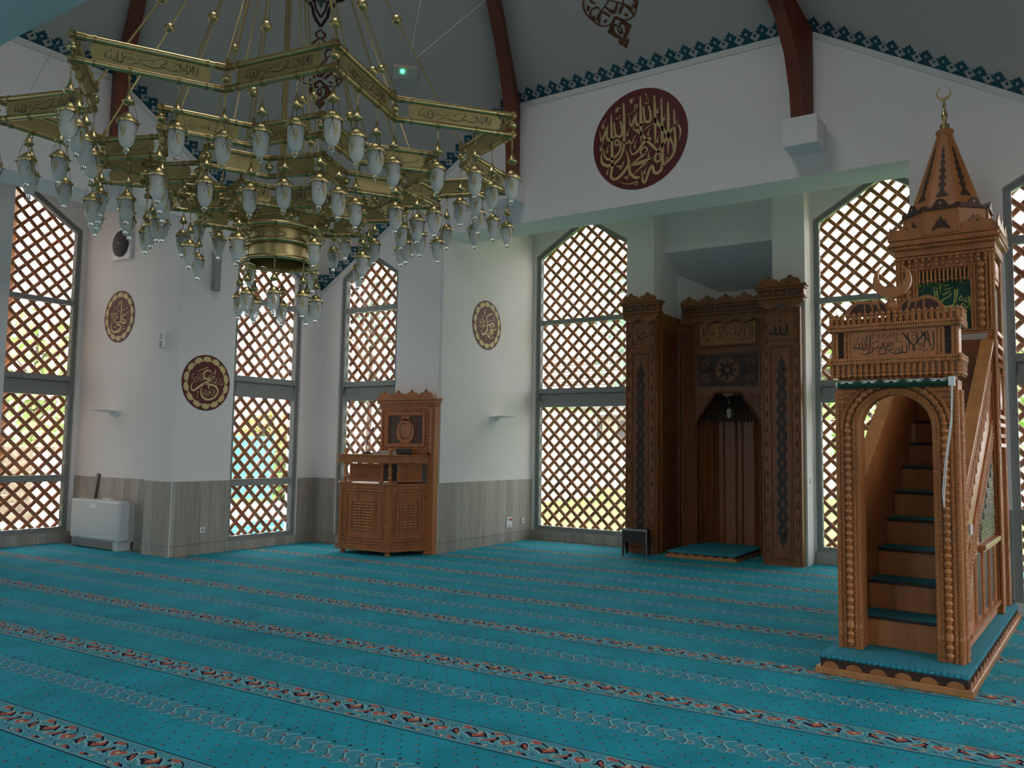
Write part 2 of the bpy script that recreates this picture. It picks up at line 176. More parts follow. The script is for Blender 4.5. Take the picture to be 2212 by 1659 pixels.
'ban': '707,597,17 681,465,15 696,404,13 665,385,12;678,560,14 663,442,14 627,390,14;627,396,14 601,457,13 578,467,12 555,423,11 425,436,9 388,417,7;656,579,13 658,502,13 628,489,13 623,563,13;613,498,12 581,541,12 573,589,12 543,529,12 581,511,12;529,687,18 502,483,10;496,688,17 482,510,16 448,452,15 354,455,13 308,481,10 348,538,7;433,670,14 356,626,14 336,639,14;450,631,17 391,574,15 319,542,14 273,479,11 191,451,7;258,700,19 284,478,12;226,702,17 240,534,17 200,522,17;213,512,14 185,418,14 127,395,14;168,564,12 95,529,14 65,471,16 130,506,15 77,421,11 26,352,7;21,555,10 132,647,10;355,693,10 463,716,10;219,402,7 273,431,7;172,633,14 178,615,14;595,350,12 635,354,12;576,313,12 608,326,12;617,301,7 640,63,7;307,710,7 302,636,7;307,710,6 277,795,6 223,845,6 151,837,6;307,710,6 340,792,6 394,825,6 494,915,6;307,710,6 309,901,6;308,722,6 204,727,6 231,755,6 258,736,6;357,767,6 411,764,6 384,742,6 348,761,6;170,884,6 156,837,6 183,823,6 188,871,6 170,884,6;98,857,6 138,867,6 142,825,6 115,821,6 98,857,6;133,790,6 178,812,6 169,770,6 133,790,6;233,857,6 219,810,6 250,808,6 233,857,6;368,874,6 349,827,6 381,825,6 368,874,6;426,901,6 408,854,6 439,852,6 426,901,6;494,915,6 462,893,6 466,869,6 494,915,6;448,834,6 480,844,6 466,815,6 448,834,6;612,1005,7 540,973,7 508,891,7 538,806,7 609,766,7 681,781,7 718,821,7;683,906,11 682,822,11 655,812,11 642,908,11;632,819,11 605,814,11 592,875,11;587,803,11 565,798,11 574,840,11;552,865,11 558,841,11;625,921,8 638,926,8;-1,892,7 53,890,7 97,840,7 101,780,7 69,710,7 6,683,7;3,832,11 44,842,11 16,796,11 70,793,11 7,748,11',
'abk': '1579,661,52 1571,155,52;1416,777,36 625,680,42 562,804,48;646,670,48 1058,315,48 1218,275,48 854,142,48 792,295,48;813,297,48 562,316,48 272,208,48 167,332,48;1337,203,56 1396,187,56',
'omr': '700,870,43 306,791,46 437,687,49 853,643,52;372,609,43 262,470,49 459,217,55 875,187,55 1277,391,53 875,543,48 437,470,37 87,383,26;503,348,52 534,296,52'}
MOTIF='r -40,91 -22,117 31,95 36,70 10,68;n 17,92 37,97 68,81 96,51 112,19 95,32 80,57 55,77 34,81;w -29,64 -23,83 1,57 -8,50;n 23,12 40,36 80,30 119,31 112,76 160,37 180,11 147,12 128,-15 98,-34 65,-8;r 46,27 85,17 81,40 124,57 147,28 127,0 100,-19 80,9;w 91,29 92,80 115,69 115,27;r 156,92 185,107 233,101 239,78 191,78;n 160,71 156,96 188,71 179,58;n 224,99 263,93 298,65 322,25 310,30 289,63 266,80;w 206,59 218,76 231,59 220,49;r 268,-3 276,25 305,19 347,38 356,0 328,-33 312,-45;w 296,0 318,11 338,-13 321,-21;n 289,21 300,33 314,20 305,8;r 159,-33 203,-10 220,26 239,9 220,-27 177,-46;w 150,-30 170,-20 185,-39 171,-46;n 216,30 226,53 252,23 240,-7 254,-43 234,-45 220,-11;n 264,-47 291,-66 311,-98 301,-93 286,-69;n 394,55 420,37 460,-35 438,-37 408,-18 380,-28 394,0 383,34;r 398,19 407,38 453,-24 437,-25;w 451,-25 468,-17 479,-36 470,-40;n 315,99 332,76 364,61 370,51 334,68;n 489,-37 502,-60 531,-79 533,-86 498,-63;n 335,-52 345,-80 367,-102 394,-105 401,-114 367,-109 337,-80;w 378,-98 395,-83 414,-107 405,-117;r 430,-106 420,-64 474,-105 451,-110;n 414,-58 445,-80 473,-79 511,-110 475,-104;r 137,-99 170,-86 190,-110 162,-114;n 169,-87 203,-84 222,-102 193,-106;w 222,-105 233,-79 255,-96 240,-113'
# ---------------------------------------------------------------- mesh helpers
COL = SC.collection
class MB:
    def __init__(s): s.v = []; s.f = []; s.m = []
    def add(s, vs, fs, m=0):
        k = len(s.v); s.v += [tuple(p) for p in vs]; s.f += [tuple(i+k for i in f) for f in fs]; s.m += [m]*len(fs); return s
    def box(s, x0, x1, y0, y1, z0, z1, m=0):
        return s.add([(x0, y0, z0), (x1, y0, z0), (x1, y1, z0), (x0, y1, z0), (x0, y0, z1), (x1, y0, z1), (x1, y1, z1), (x0, y1, z1)],
                     [(0, 3, 2, 1), (4, 5, 6, 7), (0, 1, 5, 4), (1, 2, 6, 5), (2, 3, 7, 6), (3, 0, 4, 7)], m)
    def bar(s, a, b, w, h, upv=(0, 0, 1), m=0):             # a box along a->b, w sideways, h along upv
        a, b = V(a), V(b); d = (b-a).normalized(); u = V(upv); x = d.cross(u).normalized()*w/2; y = x.cross(d).normalized()*h/2
        vs = [p+i*x+j*y for p in (a, b) for i, j in ((-1, -1), (1, -1), (1, 1), (-1, 1))]
        return s.add(vs, [(0, 3, 2, 1), (4, 5, 6, 7), (0, 1, 5, 4), (1, 2, 6, 5), (2, 3, 7, 6), (3, 0, 4, 7)], m)
    def lathe(s, prof, base=(0, 0, 0), ax=(0, 0, 1), seg=12, m=0, cap=True, mask=None):
        ax = V(ax).normalized(); t = V((1, 0, 0)) if abs(ax.x) < .9 else V((0, 1, 0)); x = ax.cross(t).normalized(); y = ax.cross(x); b = V(base)
        cs = [(cos(2*pi*i/seg), sin(2*pi*i/seg)) for i in range(seg)]
        vs = []; fs = []
        for r, z in prof:
            c = b+ax*z
            vs += [c+x*(r*p)+y*(r*q) for p, q in cs]
        for j in range(len(prof)-1):
            for i in range(seg):
                k = (i+1) % seg; fs.append((j*seg+i, j*seg+k, j*seg+seg+k, j*seg+seg+i))
        if cap:
            if prof[0][0] > 1e-4: fs.append(tuple(reversed(range(seg))))
            if prof[-1][0] > 1e-4: fs.append(tuple(range((len(prof)-1)*seg, len(prof)*seg)))
        return s.add(vs, fs, m)
    def rod(s, a, b, r, seg=8, m=0):
        a, b = V(a), V(b); return s.lathe([(r, 0), (r, (b-a).length)], a, b-a, seg, m)
    def ball(s, c, r, seg=12, m=0, sz=1):
        return s.lathe([(max(r*sin(pi*i/8), 1e-5), -r*sz*cos(pi*i/8)) for i in range(9)], c, (0, 0, 1), seg, m, False)
    def tube(s, pts, r, seg=6, m=0):
        pts = [V(p) for p in pts]; n = len(pts); vs = []; fs = []; prev = None
        for i, p in enumerate(pts):
            d = (pts[min(i+1, n-1)]-pts[max(i-1, 0)]).normalized()
            if prev is None:
                t = V((0, 0, 1)) if abs(d.z) < .9 else V((1, 0, 0)); x = d.cross(t).normalized()
            else: x = (prev-d*prev.dot(d)).normalized()
            prev = x; y = d.cross(x); rr = r[i] if isinstance(r, (list, tuple)) else r
            vs += [p+x*(rr*cos(2*pi*k/seg))+y*(rr*sin(2*pi*k/seg)) for k in range(seg)]
        for j in range(n-1):
            for i in range(seg):
                k = (i+1) % seg; fs.append((j*seg+i, j*seg+k, j*seg+seg+k, j*seg+seg+i))
        fs += [tuple(reversed(range(seg))), tuple(range((n-1)*seg, n*seg))]
        return s.add(vs, fs, m)
    def beads(s, a, b, r, pitch=None, seg=8, m=0, low=.72):      # a turned rope of beads from a to b
        a, b = V(a), V(b); L = (b-a).length; n = max(1, round(L/(pitch or r*1.1))); p = L/n; pr = []
        for i in range(n): pr += [(r*low, p*i), (r, p*(i+.3)), (r, p*(i+.72))]
        pr.append((r*low, L)); return s.lathe(pr, a, b-a, seg, m)
    def nuts(s, a, b, r, pitch, seg=8, m=0):                    # a string of bulbs and rings
        a, b = V(a), V(b); L = (b-a).length; n = max(1, round(L/pitch)); p = L/n; pr = []
        for i in range(n): pr += [(r*.45, p*i), (r*.8, p*(i+.12)), (r*.5, p*(i+.24)), (r*.92, p*(i+.42)), (r, p*(i+.6)), (r*.8, p*(i+.82))]
        pr.append((r*.45, L)); return s.lathe(pr, a, b-a, seg, m)
    def prism(s, poly, fn, d0, d1, m=0):                        # poly in (u,v), fn(u,v,d) -> point
        n = len(poly); vs = [fn(u, w, d0) for u, w in poly]+[fn(u, w, d1) for u, w in poly]
        return s.add(vs, [tuple(range(n))[::-1], tuple(range(n, 2*n))]+[(i, (i+1) % n, n+(i+1) % n, n+i) for i in range(n)], m)
    def flat(s, poly, fn, d, m=0): return s.add([fn(u, w, d) for u, w in poly], [tuple(range(len(poly)))], m)
    def ring(s, ra, rb, fn, d0, d1, seg=48, m=0, a0=0, a1=2*pi, c=(0, 0)):
        full = abs(a1-a0-2*pi) < 1e-6; n = seg if full else seg+1; vs = []; fs = []
        for i in range(n):
            a = a0+(a1-a0)*i/seg
            for r in (ra, rb):
                for d in (d0, d1): vs.append(fn(c[0]+r*cos(a), c[1]+r*sin(a), d))
        for i in range(seg):
            k = (i+1) % n; a, b = i*4, k*4
            fs += [(a, b, b+2, a+2), (a+1, a+3, b+3, b+1), (a, a+1, b+1, b), (a+2, b+2, b+3, a+3)]
        return s.add(vs, fs, m)
    def ribbon(s, pts, fn, d, m=0, sub=4):                      # pts (u,v,w): a pen stroke
        q = []; n = len(pts)
        for i in range(n-1):
            p0, p1, p2, p3 = pts[max(i-1, 0)], pts[i], pts[i+1], pts[min(i+2, n-1)]
            for k in range(sub):
                t = k/sub; q.append(tuple(.5*(2*b+(c-a)*t+(2*a-5*b+4*c-e)*t*t+(3*b-a-3*c+e)*t**3) for a, b, c, e in zip(p0, p1, p2, p3)))
        q.append(pts[-1]); vs = []; L = len(q)
        for i, p in enumerate(q):
            a, b = q[max(i-1, 0)], q[min(i+1, L-1)]; dx, dy = b[0]-a[0], b[1]-a[1]; l = hypot(dx, dy) or 1; w = max(p[2], .001)/2
            vs += [fn(p[0]-dy/l*w, p[1]+dx/l*w, d), fn(p[0]+dy/l*w, p[1]-dx/l*w, d)]
        return s.add(vs, [(2*i, 2*i+1, 2*i+3, 2*i+2) for i in range(L-1)], m)
    def script(s, key, fn, d, m=0, k=1.0, lo=-9, hi=9, sub=4):  # the traced lettering INK[key], scaled by k
        for st in INK[key].split(';'):
            pts = [tuple(int(c)/1000 for c in q.split(',')) for q in st.split()]
            if lo <= pts[0][0] <= hi: s.ribbon([(u*k, v*k, w*k) for u, v, w in pts], fn, d, m, sub)
        return s
    def build(s, name, mats, parent=None, smooth=True, mw=None, bevel=0, ang=40):
        me = bpy.data.meshes.new(name); me.from_pydata(s.v, [], s.f)
        mats = mats if isinstance(mats, (list, tuple)) else [mats]
        for k in mats: me.materials.append(M[k] if isinstance(k, str) else k)
        if len(mats) > 1: me.polygons.foreach_set('material_index', s.m)
        me.update()
        if smooth: me.shade_smooth(); me.set_sharp_from_angle(angle=RAD(ang))
        o = bpy.data.objects.new(name, me); COL.objects.link(o)
        if parent: o.parent = parent
        if mw is not None: o.matrix_world = mw
        if bevel:
            b = o.modifiers.new('bevel', 'BEVEL'); b.width = bevel; b.segments = 2; b.limit_method = 'ANGLE'; b.angle_limit = RAD(50)
        return o
def tag(o, label, cat, group=None):
    o['label'] = label; o['category'] = cat
    if group: o['group'] = group
    return o
def struct(o): o['kind'] = 'structure'; return o
def empty(name, loc=(0, 0, 0), rz=0):
    o = bpy.data.objects.new(name, None); COL.objects.link(o); o.location = loc; o.rotation_euler = (0, 0, rz); o.empty_display_size = .1; return o
def clone(o, parent=None):
    c = o.copy(); COL.objects.link(c); c.parent = parent
    for ch in o.children: clone(ch, c)
    return c
def plane_fn(O, U, N, Z=(0, 0, 1)):
    O, U, N, Z = V(O), V(U), V(N), V(Z)
    return lambda u, v, d: O+U*u+Z*v+N*d

# ================================================================ the room
TS = 1-SKY/6.2
XC, YC = -4.25, 3.9                       # centre of the square hall
xA, yB, xE, yS = -10.195, 9.637, 1.70, -1.83
yD, xW, xCc, yQ = 12.254, -12.994, -7.62, 7.15
LB = 4.78
# ---- floor with its woven bands
fl = MB(); fl.add([(-13.6, -5.2, 0), (5.2, -5.2, 0), (5.2, 13.9, 0), (-13.6, 13.9, 0)], [(0, 1, 2, 3)], 0)
TL = .045
def ff(k): return lambda u, v, d: (u, 3.79+k*1.213+v+TL*(u+3), d)
MOT = [(s.split()[0], [tuple(int(c)/1000 for c in q.split(',')) for q in s.split()[1:]]) for s in MOTIF.split(';')]
mi = {'r': 3, 'n': 4, 'w': 5}
for k in range(-3, 8):
    f = ff(k); x0, x1 = -13.5, 5
    fl.flat([(x0, -.135), (x1, -.135), (x1, .135), (x0, .135)], f, .0006, 1)
    for s in (-1, 1):
        fl.flat([(x0, s*.130-.003), (x1, s*.130-.003), (x1, s*.130+.003), (x0, s*.130+.003)], f, .0012, 6)
        fl.flat([(x0, s*.139-.004), (x1, s*.139-.004), (x1, s*.139+.004), (x0, s*.139+.004)], f, .0012, 4)
    n = 0; x = x0+.4*random.random()
    while x < x1-.6:
        near = True
        for c, q in MOT:
            cxm = sum(a for a, b in q)/len(q); cym = sum(b for a, b in q)/len(q)
            if near and c != 'w': fl.flat([(x+cxm+(a-cxm)*1.22+(.004 if a > cxm else -.004), cym+(b-cym)*1.22+(.004 if b > cym else -.004)) for a, b in q], f, .0012, 6)
            fl.flat([(x+a, b) for a, b in q], f, .0018 if c == 'n' else .0024 if c == 'r' else .003, mi[c])
        x += .444; n += 1
    g = ff(k+.5)
    fl.flat([(x0, -.095), (x1, -.095), (x1, .095), (x0, .095)], g, .0006, 2)
    x = x0
    while x < x1-.2:
        far = k > 3
        fl.ribbon([(x, -.10, .010), (x+.03, -.085, .012), (x+.025, -.03, .012), (x-.015, .02, .012), (x-.012, .075, .012), (x+.03, .10, .010)], g, .0012, 6, 2 if far else 4); fl.ribbon([(x-.012, -.10, .007), (x+.016, -.085, .007), (x+.012, -.03, .007), (x-.028, .02, .007), (x-.024, .075, .007)], g, .001, 7, 2) if not far else None
        for s in (-1, 1):
            cxx = x+.055+.012*s
            fl.ribbon([(cxx-.025, s*.05-.02, .007), (cxx, s*.05+.028, .007), (cxx+.025, s*.05-.01, .007), (cxx, s*.05-.03, .007)], g, .0012, 6, 2)
            fl.flat([(cxx-.013, s*.05-.007), (cxx+.013, s*.05-.007), (cxx+.011, s*.05+.007), (cxx-.011, s*.05+.007)], g, .0018, 3)
        fl.flat([(x+.02, .115), (x+.05, .112), (x+.035, .135)], g, .0012, 4); fl.flat([(x+.045, .118), (x+.065, .118), (x+.06, .13)], g, .0012, 3)
        x += .112
    for half in (0, 1):
        for r in range(4):
            yy = (.19 if half == 0 else .75)+r*.078 if half == 0 else .765+r*.078
            x = x0+(.06 if r % 2 else 0)
            while x < x1:
                fl.flat([(x, yy), (x+.016, yy), (x+.014, yy+.009), (x, yy+.008)], f, .0012, 3); fl.flat([(x+.016, yy+.002), (x+.028, yy+.002), (x+.026, yy+.014), (x+.018, yy+.012)], f, .0012, 4)
                x += .122
struct(fl.build('floor', ['carpet', 'cband', 'clace', 'cr', 'cn', 'cw', 'cp', 'cdk'], smooth=False))
# ---- walls: O start point, U along the wall, N into the room; each window (centre, half, sill, spring, peak)
def wall(name, O, U, z0, L, z1, wins=(), thick=.28, z1b=None, mt='wall'):
    U = V(U); Nn = V((0, 0, 1)).cross(U); f = plane_fn(O, U, -Nn); b = MB(); z1b = z1 if z1b is None else z1b
    top = lambda u: z1+(z1b-z1)*u/L
    cuts = [0]+[w[0] for w in wins]+[L]
    for i in range(len(cuts)-1):
        a, e = cuts[i], cuts[i+1]; lo, hi = [(a, z0)], []
        P = [(a, z0)]
        l = wins[i-1] if i > 0 else None; r = wins[i] if i < len(wins) else None
        P = []
        if l: P += [(a, l[4]), (a+l[1], l[3]), (a+l[1], l[2]), (a, l[2])]
        if not l or l[2] > z0: P += [(a, z0)]
        elif l: P = P[:-1]
        if not r or r[2] > z0: P += [(e, z0)]
        if r: P += ([(e, r[2])] if r[2] > z0 else [])+[(e-r[1], r[2]), (e-r[1], r[3]), (e, r[4])]
        P += [(e, top(e)), (a, top(a))]
        b.prism(P[::-1], f, -thick, 0) if False else b.prism(P, f, 0, thick)
    o = b.build(name, mt, smooth=False); return struct(o)
WN = [0]
def window(O, U, w, kick=(2.294, 2.613), bars=(3.743, 3.823), low=None, pitch=.236, inset=.05, handle=False, det=True):
    """one glazed window: frame, panes and the wooden lattice behind them"""
    WN[0] += 1; U = V(U); Nn = V((0, 0, 1)).cross(U); f = plane_fn(O, U, -Nn); c, h, s, sp, pk = w
    rt = struct(empty('window_%d' % WN[0], f(c, s, 0)))
    inv = Matrix.Translation(-rt.location)
    def fin(b, name, mt, sm=False):
        b.v = [tuple(V(p)-rt.location) for p in b.v]; return b.build(name, mt, rt, smooth=sm)
    fr = MB(); t = .075
    sl = (pk-sp)/h; k = t*(sqrt(1+sl*sl)-sl)            # vertical offset of the inner miters
    outer = [(c-h, s), (c-h, sp), (c, pk), (c+h, sp), (c+h, s)]
    inner = [(c-h+t, s+t), (c-h+t, sp-k+t*0), (c, pk-t*sqrt(1+sl*sl)), (c+h-t, sp-k), (c+h-t, s+t)]
    def hoop(oo, ii, d0, d1, m=0):
        n = len(oo)
        for i in range(n):
            j = (i+1) % n; fr.prism([oo[i], oo[j], ii[j], ii[i]], f, d0, d1, m)
    hoop(outer, inner, inset, inset+.09)
    g = lambda q, e: [(c+(u-c)*(1-e/h), v) for u, v in q]
    mid = [((a[0]*.55+b[0]*.45), (a[1]*.55+b[1]*.45)) for a, b in zip(outer, inner)]
    hoop(outer, mid, inset-.012, inset)
    lft, rgt = c-h+t, c+h-t
    def rail(z0, z1, d0=inset-.006, d1=inset+.08): fr.prism([(lft, z0), (rgt, z0), (rgt, z1), (lft, z1)], f, d0, d1)
    rail(*bars)
    z0, z1 = kick; rail(z0, z0+.10); rail(z1-.09, z1); rail(z0+.1, z1-.09, inset+.02, inset+.06)
    fr.prism([(lft, z1-.096), (rgt, z1-.096), (rgt, z1-.088), (lft, z1-.088)], f, inset-.008, inset-.004, 1)
    fr.prism([(rgt-.008, z0+.1), (rgt, z0+.1), (rgt, z1-.09), (rgt-.008, z1-.09)], f, inset-.008, inset-.004, 1)
    rows = [(bars[1], None), (z1, bars[0])]
    if low: rail(low[0], low[1]); rows += [(low[1], z0), (s+t, low[0])]
    else: rows += [(s+t, z0)]
    fin(fr, 'window_frame', ['frame', 'gask'])
    gl = MB()
    for a, b in rows:
        q = [(lft, a), (rgt, a)]+([(rgt, b), (lft, b)] if b else [(rgt, sp-k), (c, pk-t*sqrt(1+sl*sl)), (lft, sp-k)])
        gl.flat(q, f, inset+.04, 0)
    fin(gl, 'pane', 'glass')
    if handle:
        hb = MB(); hb.prism([(rgt+.02, 1.32), (rgt+.06, 1.32), (rgt+.06, 1.50), (rgt+.02, 1.50)], f, inset-.03, inset); hb.prism([(rgt+.0, 1.30), (rgt+.035, 1.30), (rgt+.035, 1.43), (rgt+.0, 1.43)], f, inset-.07, inset-.03)
        fin(hb, 'window_handle', 'bk')
    la = MB(); wd = .060; D = inset+.13; q = pitch
    for lay, sg in ((0, 1), (1, -1)):
        d0 = D+lay*.03
        lo, hi = s+.02, pk-.03
        n0 = int((c-h-(hi-lo))/q)-1; n1 = int((c+h+(hi-lo))/q)+1
        for i in range(n0, n1+1):
            # line u = i*q + sg*(v-lo): clip to the outline
            ts = []
            def ub(v): return (c-h+.01, c+h-.01) if v <= sp else (c-h*(pk-v)/(pk-sp)+.01, c+h*(pk-v)/(pk-sp)-.01)
            vs = [lo+(hi-lo)*j/160 for j in range(161)]; inside = [v for v in vs if ub(v)[0] < i*q+sg*(v-lo) < ub(v)[1]]
            if len(inside) < 4: continue
            a, b = inside[0], inside[-1]
            pa, pb = V(f(i*q+sg*(a-lo), a, d0)), V(f(i*q+sg*(b-lo), b, d0)); y = -Nn*.5; d = (pb-pa).normalized(); x = d.cross(-Nn).normalized()
            sec = [(-.5, 0), (-.34, -.5), (.34, -.5), (.5, 0), (.5, .5), (-.5, .5)]
            la.add([p+x*(sx*wd)+(-Nn)*(sy*.03) for p in (pa, pb) for sx, sy in sec], [tuple(range(6))[::-1], tuple(range(6, 12))]+[(m, (m+1) % 6, 6+(m+1) % 6, 6+m) for m in range(6)])
    fin(la, 'lattice', 'lat')
    m = f(c, (s+pk)/2, .3); portal(m.x, m.y, m.z, 2*h, pk-s, Nn.x, Nn.y)
    return rt
def wains(name, O, U, a, b, z0=.0, z1=1.037, proud=.012):
    U = V(U); Nn = V((0, 0, 1)).cross(U); mw = Matrix(((U.x, -Nn.x, 0, O[0]), (U.y, -Nn.y, 0, O[1]), (0, 0, 1, 0), (0, 0, 0, 1)))
    q = MB(); q.box(a, b, -proud, .02, z0, z1)
    if z1 > .5:
        q.box(a, b, -proud-.004, -proud+.004, .150, .153, 1); q.box(a, b, -proud-.003, .02, z1, z1+.006, 2)
    return struct(q.build(name, ['tile', 'gask', 'cream'], smooth=False, mw=mw))
# U runs so that Z x U points into the hall; Z x U for U=(1,0,0) is (0,1,0)
LX, LY = V((-1, 0, 0)), V((0, -1, 0)); PX, PY = V((1, 0, 0)), V((0, 1, 0))
DW = lambda c: (c, .965, .16, 4.98, 5.58)
AW = lambda c, h=.655: (c, h, .125, 4.33, 4.72)
# qibla bay back wall: U must be -X for N=-Y  (Z x -X = -Y)
xC2 = -.88
wins = [DW(-6.6), DW(-1.85)]
def wl_q(u): return xC2-u
# split into the two window walls, the header over the niche is added apart
wall('wall_qibla_right', (xC2, yD, 0), LX, 0, xC2+3.3, 5.9, [DW(xC2+1.855)])
wall('wall_qibla_left', (-5.15, yD, 0), LX, 0, -5.15-xCc, 5.9, [DW(-5.15+6.6)])
wall('wall_qibla_header', (-3.3, yD, 0), LX, 4.76, 1.85, 5.9)
w1 = window((xC2, yD, 0), LX, DW(xC2+1.855)); w2 = window((-5.15, yD, 0), LX, DW(-5.15+6.6))
wall('wall_qibla_side_left', (xCc, yD, 0), LY, 0, yD-yB-.03, 5.9)              # Z x -Y = +X
wall('wall_qibla_side_right', (xC2, yB+.03, 0), PY, 0, yD-yB-.03, 5.9)
p = MB()
for a, b in ((-5.617, -5.15), (-3.3, -2.845)): p.box(a, b, 11.87, yD+.1, 0, 5.9)
struct(p.build('wall_pillar_qibla', 'wall', smooth=False))
n = MB()                                                                    # the niche behind the mihrab
pl = [(-3.306, yD-.004), (-3.306, 12.8), (-3.85, 13.35), (-4.6, 13.35), (-5.144, 12.8), (-5.144, yD-.004)]
zt = lambda y: 4.756-(y-yD)*.46
for i in range(5):
    (a, b), (c, d) = pl[i], pl[i+1]; n.add([(a, b, 0), (c, d, 0), (c, d, zt(d)), (a, b, zt(b))], [(0, 1, 2, 3)])
n.add([(a, b, zt(b)) for a, b in pl], [tuple(range(6))], 1)
struct(n.build('wall_niche', ['wall', 'soffit'], smooth=False))
# lintels and the upper walls above the bays
def zf(d, flat=6.54): return flat
FZ, FL = 6.54, 6.40
RF = [(-6.34, yB, FZ), (-2.26, yB, FZ), (xE, 5.9, FL), (xE, 1.9, FL), (-2.26, yS, FZ), (-6.34, yS, FZ), (xA, 1.9, FL), (xA, 5.9, FL)]
CR = {0: None}
CZ = 4.15
def zwall(t0, t1, zc):                                                      # height of the ceiling along a wall past a rafter foot
    return zc
lt = .62
def upper(name, pts, nrm, soffit_only=False):
    """pts: outline in the wall plane; nrm: outward"""
    b = MB(); n = len(pts); q = [V(p) for p in pts]; N_ = V(nrm)*.3
    b.add(q+[p+N_ for p in q], [tuple(range(n)), tuple(range(n, 2*n))[::-1]]+[(i, (i+1) % n, n+(i+1) % n, n+i) for i in range(n)])
    return struct(b.build(name, 'wall', smooth=False))
xP, xP3 = -7.66, -1.20
def corner_wall(name, c, d, near, foot, length, wins, zl):
    pass
# the four long faces of the square: lower piers beside the bay are whole walls, above the bay the lintel
def face(side, O, U, L, bay0, bay1, foot0, foot1, zfoot, wA=None, wB=None):
    """O: corner, U along the wall seen from inside left->right is -U; builds left pier, right pier, lintel"""
    U = V(U); Nn = V((0, 0, 1)).cross(U); f = plane_fn(O, U, -Nn)
    ztop = lambda u: CZ+(zfoot-CZ)*u/foot0 if u < foot0 else (zfoot if u <= foot1 else zfoot+(CZ-zfoot)*(u-foot1)/(L-foot1))
    for nm, a, b, w in (('a', 0, bay0, wA), ('b', bay1, L, wB)):
        q = MB()
        P = [(a, 0)]
        if w:
            c, h, s, sp, pk = w
            q.prism([(a, 0), (c, 0), (c, s), (c-h, s), (c-h, sp), (c, pk), (c, ztop(c)), (a, ztop(a))], f, 0, .28)
            q.prism([(c, 0), (b, 0), (b, ztop(b)), (c, ztop(c)), (c, pk), (c+h, sp), (c+h, s), (c, s)], f, 0, .28)
        else: q.prism([(a, 0), (b, 0), (b, ztop(b)), (a, ztop(a))], f, 0, .28)
        struct(q.build('wall_%s_%s' % (side, 'corner' if nm == 'a' else 'corner_far'), 'wall', smooth=False))
        if w: window(O, U, w, low=(.946, 1.048))
    q = MB(); us = [bay0]+([foot0] if foot0 > bay0 else [])+([foot1] if foot1 < bay1 else [])+[bay1]
    P = [(bay0, LB), (bay1, LB)]+[(u, ztop(u)) for u in reversed(us)]
    q.prism(P, f, 0, lt)
    o = q.build('wall_%s_lintel' % side, ['wall'], smooth=False); struct(o)
    # cornice line under the ceiling
    q = MB(); us = [0, foot0, foot1, L]
    for i in range(3):
        a, b = us[i], us[i+1]; q.prism([(a, ztop(a)-.075), (b, ztop(b)-.075), (b, ztop(b)+.01), (a, ztop(a)+.01)], f, -.012, .02)
    struct(q.build('trim_%s' % side, 'cream', smooth=False))
# qibla face: O at right corner (xE,yB), U=-X
face('qibla', (xE, yB, 0), LX, xE-xA, xE-xP3, xE-xP, xE+2.26, xE+6.34, FZ, AW(xE-.32), AW(xE+9.12, .62))
# left face: O at far corner (xA,yB), U=-Y, N=+X
face('left', (xA, yB, 0), LY, yB-yS, yB-6.971, yB-.83, yB-5.9, yB-1.9, FL, AW(yB-8.585), AW(yB-(2*YC-8.585)))
face('back', (xA, yS, 0), PX, xE-xA, xP-xA, xP3-xA, -6.34-xA, -2.26-xA, FZ, AW(1.1), AW(xE-xA-1.1))
face('right', (xE, yS, 0), PY, yB-yS, .83-yS, 6.97-yS, 1.9-yS, 5.9-yS, FL, AW(1.05), AW(yB-yS-1.05))
# left bay
wall('wall_left_bay', (xW, yQ, 0), LY, 0, 2.1, 5.9, [DW(1.035)]); window((xW, yQ, 0), LY, DW(1.035), low=(.946, 1.048), handle=True)
p = MB(); p.box(xW-.28, -11.60, 3.0, 5.362, 0, 5.9); struct(p.build('wall_pillar_left', 'wall', smooth=False))
p = MB(); p.box(xW-.28, xA-.03, yQ, yQ+.28, 0, 5.9); p.box(-10.82, xA-.004, 6.962, yQ, 0, 5.9); struct(p.build('wall_left_panel', 'wall', smooth=False))
wall('wall_left_bay_near', (xW, 3.0, 0), LY, 0, 2.4, 5.9, [DW(1.2)]); window((xW, 3.0, 0), LY, DW(1.2), low=(.946, 1.048))
p = MB(); p.box(xW-.28, xA-.03, .55, .83, 0, 5.9); struct(p.build('wall_left_return', 'wall', smooth=False))
# right and back bays, behind the camera: windows that light the hall
wall('wall_right_bay', (4.5, .83, 0), PY, 0, 6.14, 5.9, [DW(1.2), DW(3.2), DW(5.1)])
for c in (1.2, 3.2, 5.1): window((4.5, .83, 0), PY, DW(c))
p = MB(); p.box(xE+.03, 4.78, .55, .83, 0, 5.9); p.box(xE+.03, 4.78, 6.97, 7.25, 0, 5.9); struct(p.build('wall_right_return', 'wall', smooth=False))
wall('wall_back_bay', (xP, -4.45, 0), PX, 0, xP3-xP, 5.9, [DW(3.2)])
for c in (3.2,): window((xP, -4.45, 0), PX, DW(c))
p = MB(); p.box(xP-.28, xP, -4.73, yS-.03, 0, 5.9); p.box(xP3, xP3+.28, -4.73, yS-.03, 0, 5.9); struct(p.build('wall_back_return', 'wall', smooth=False))
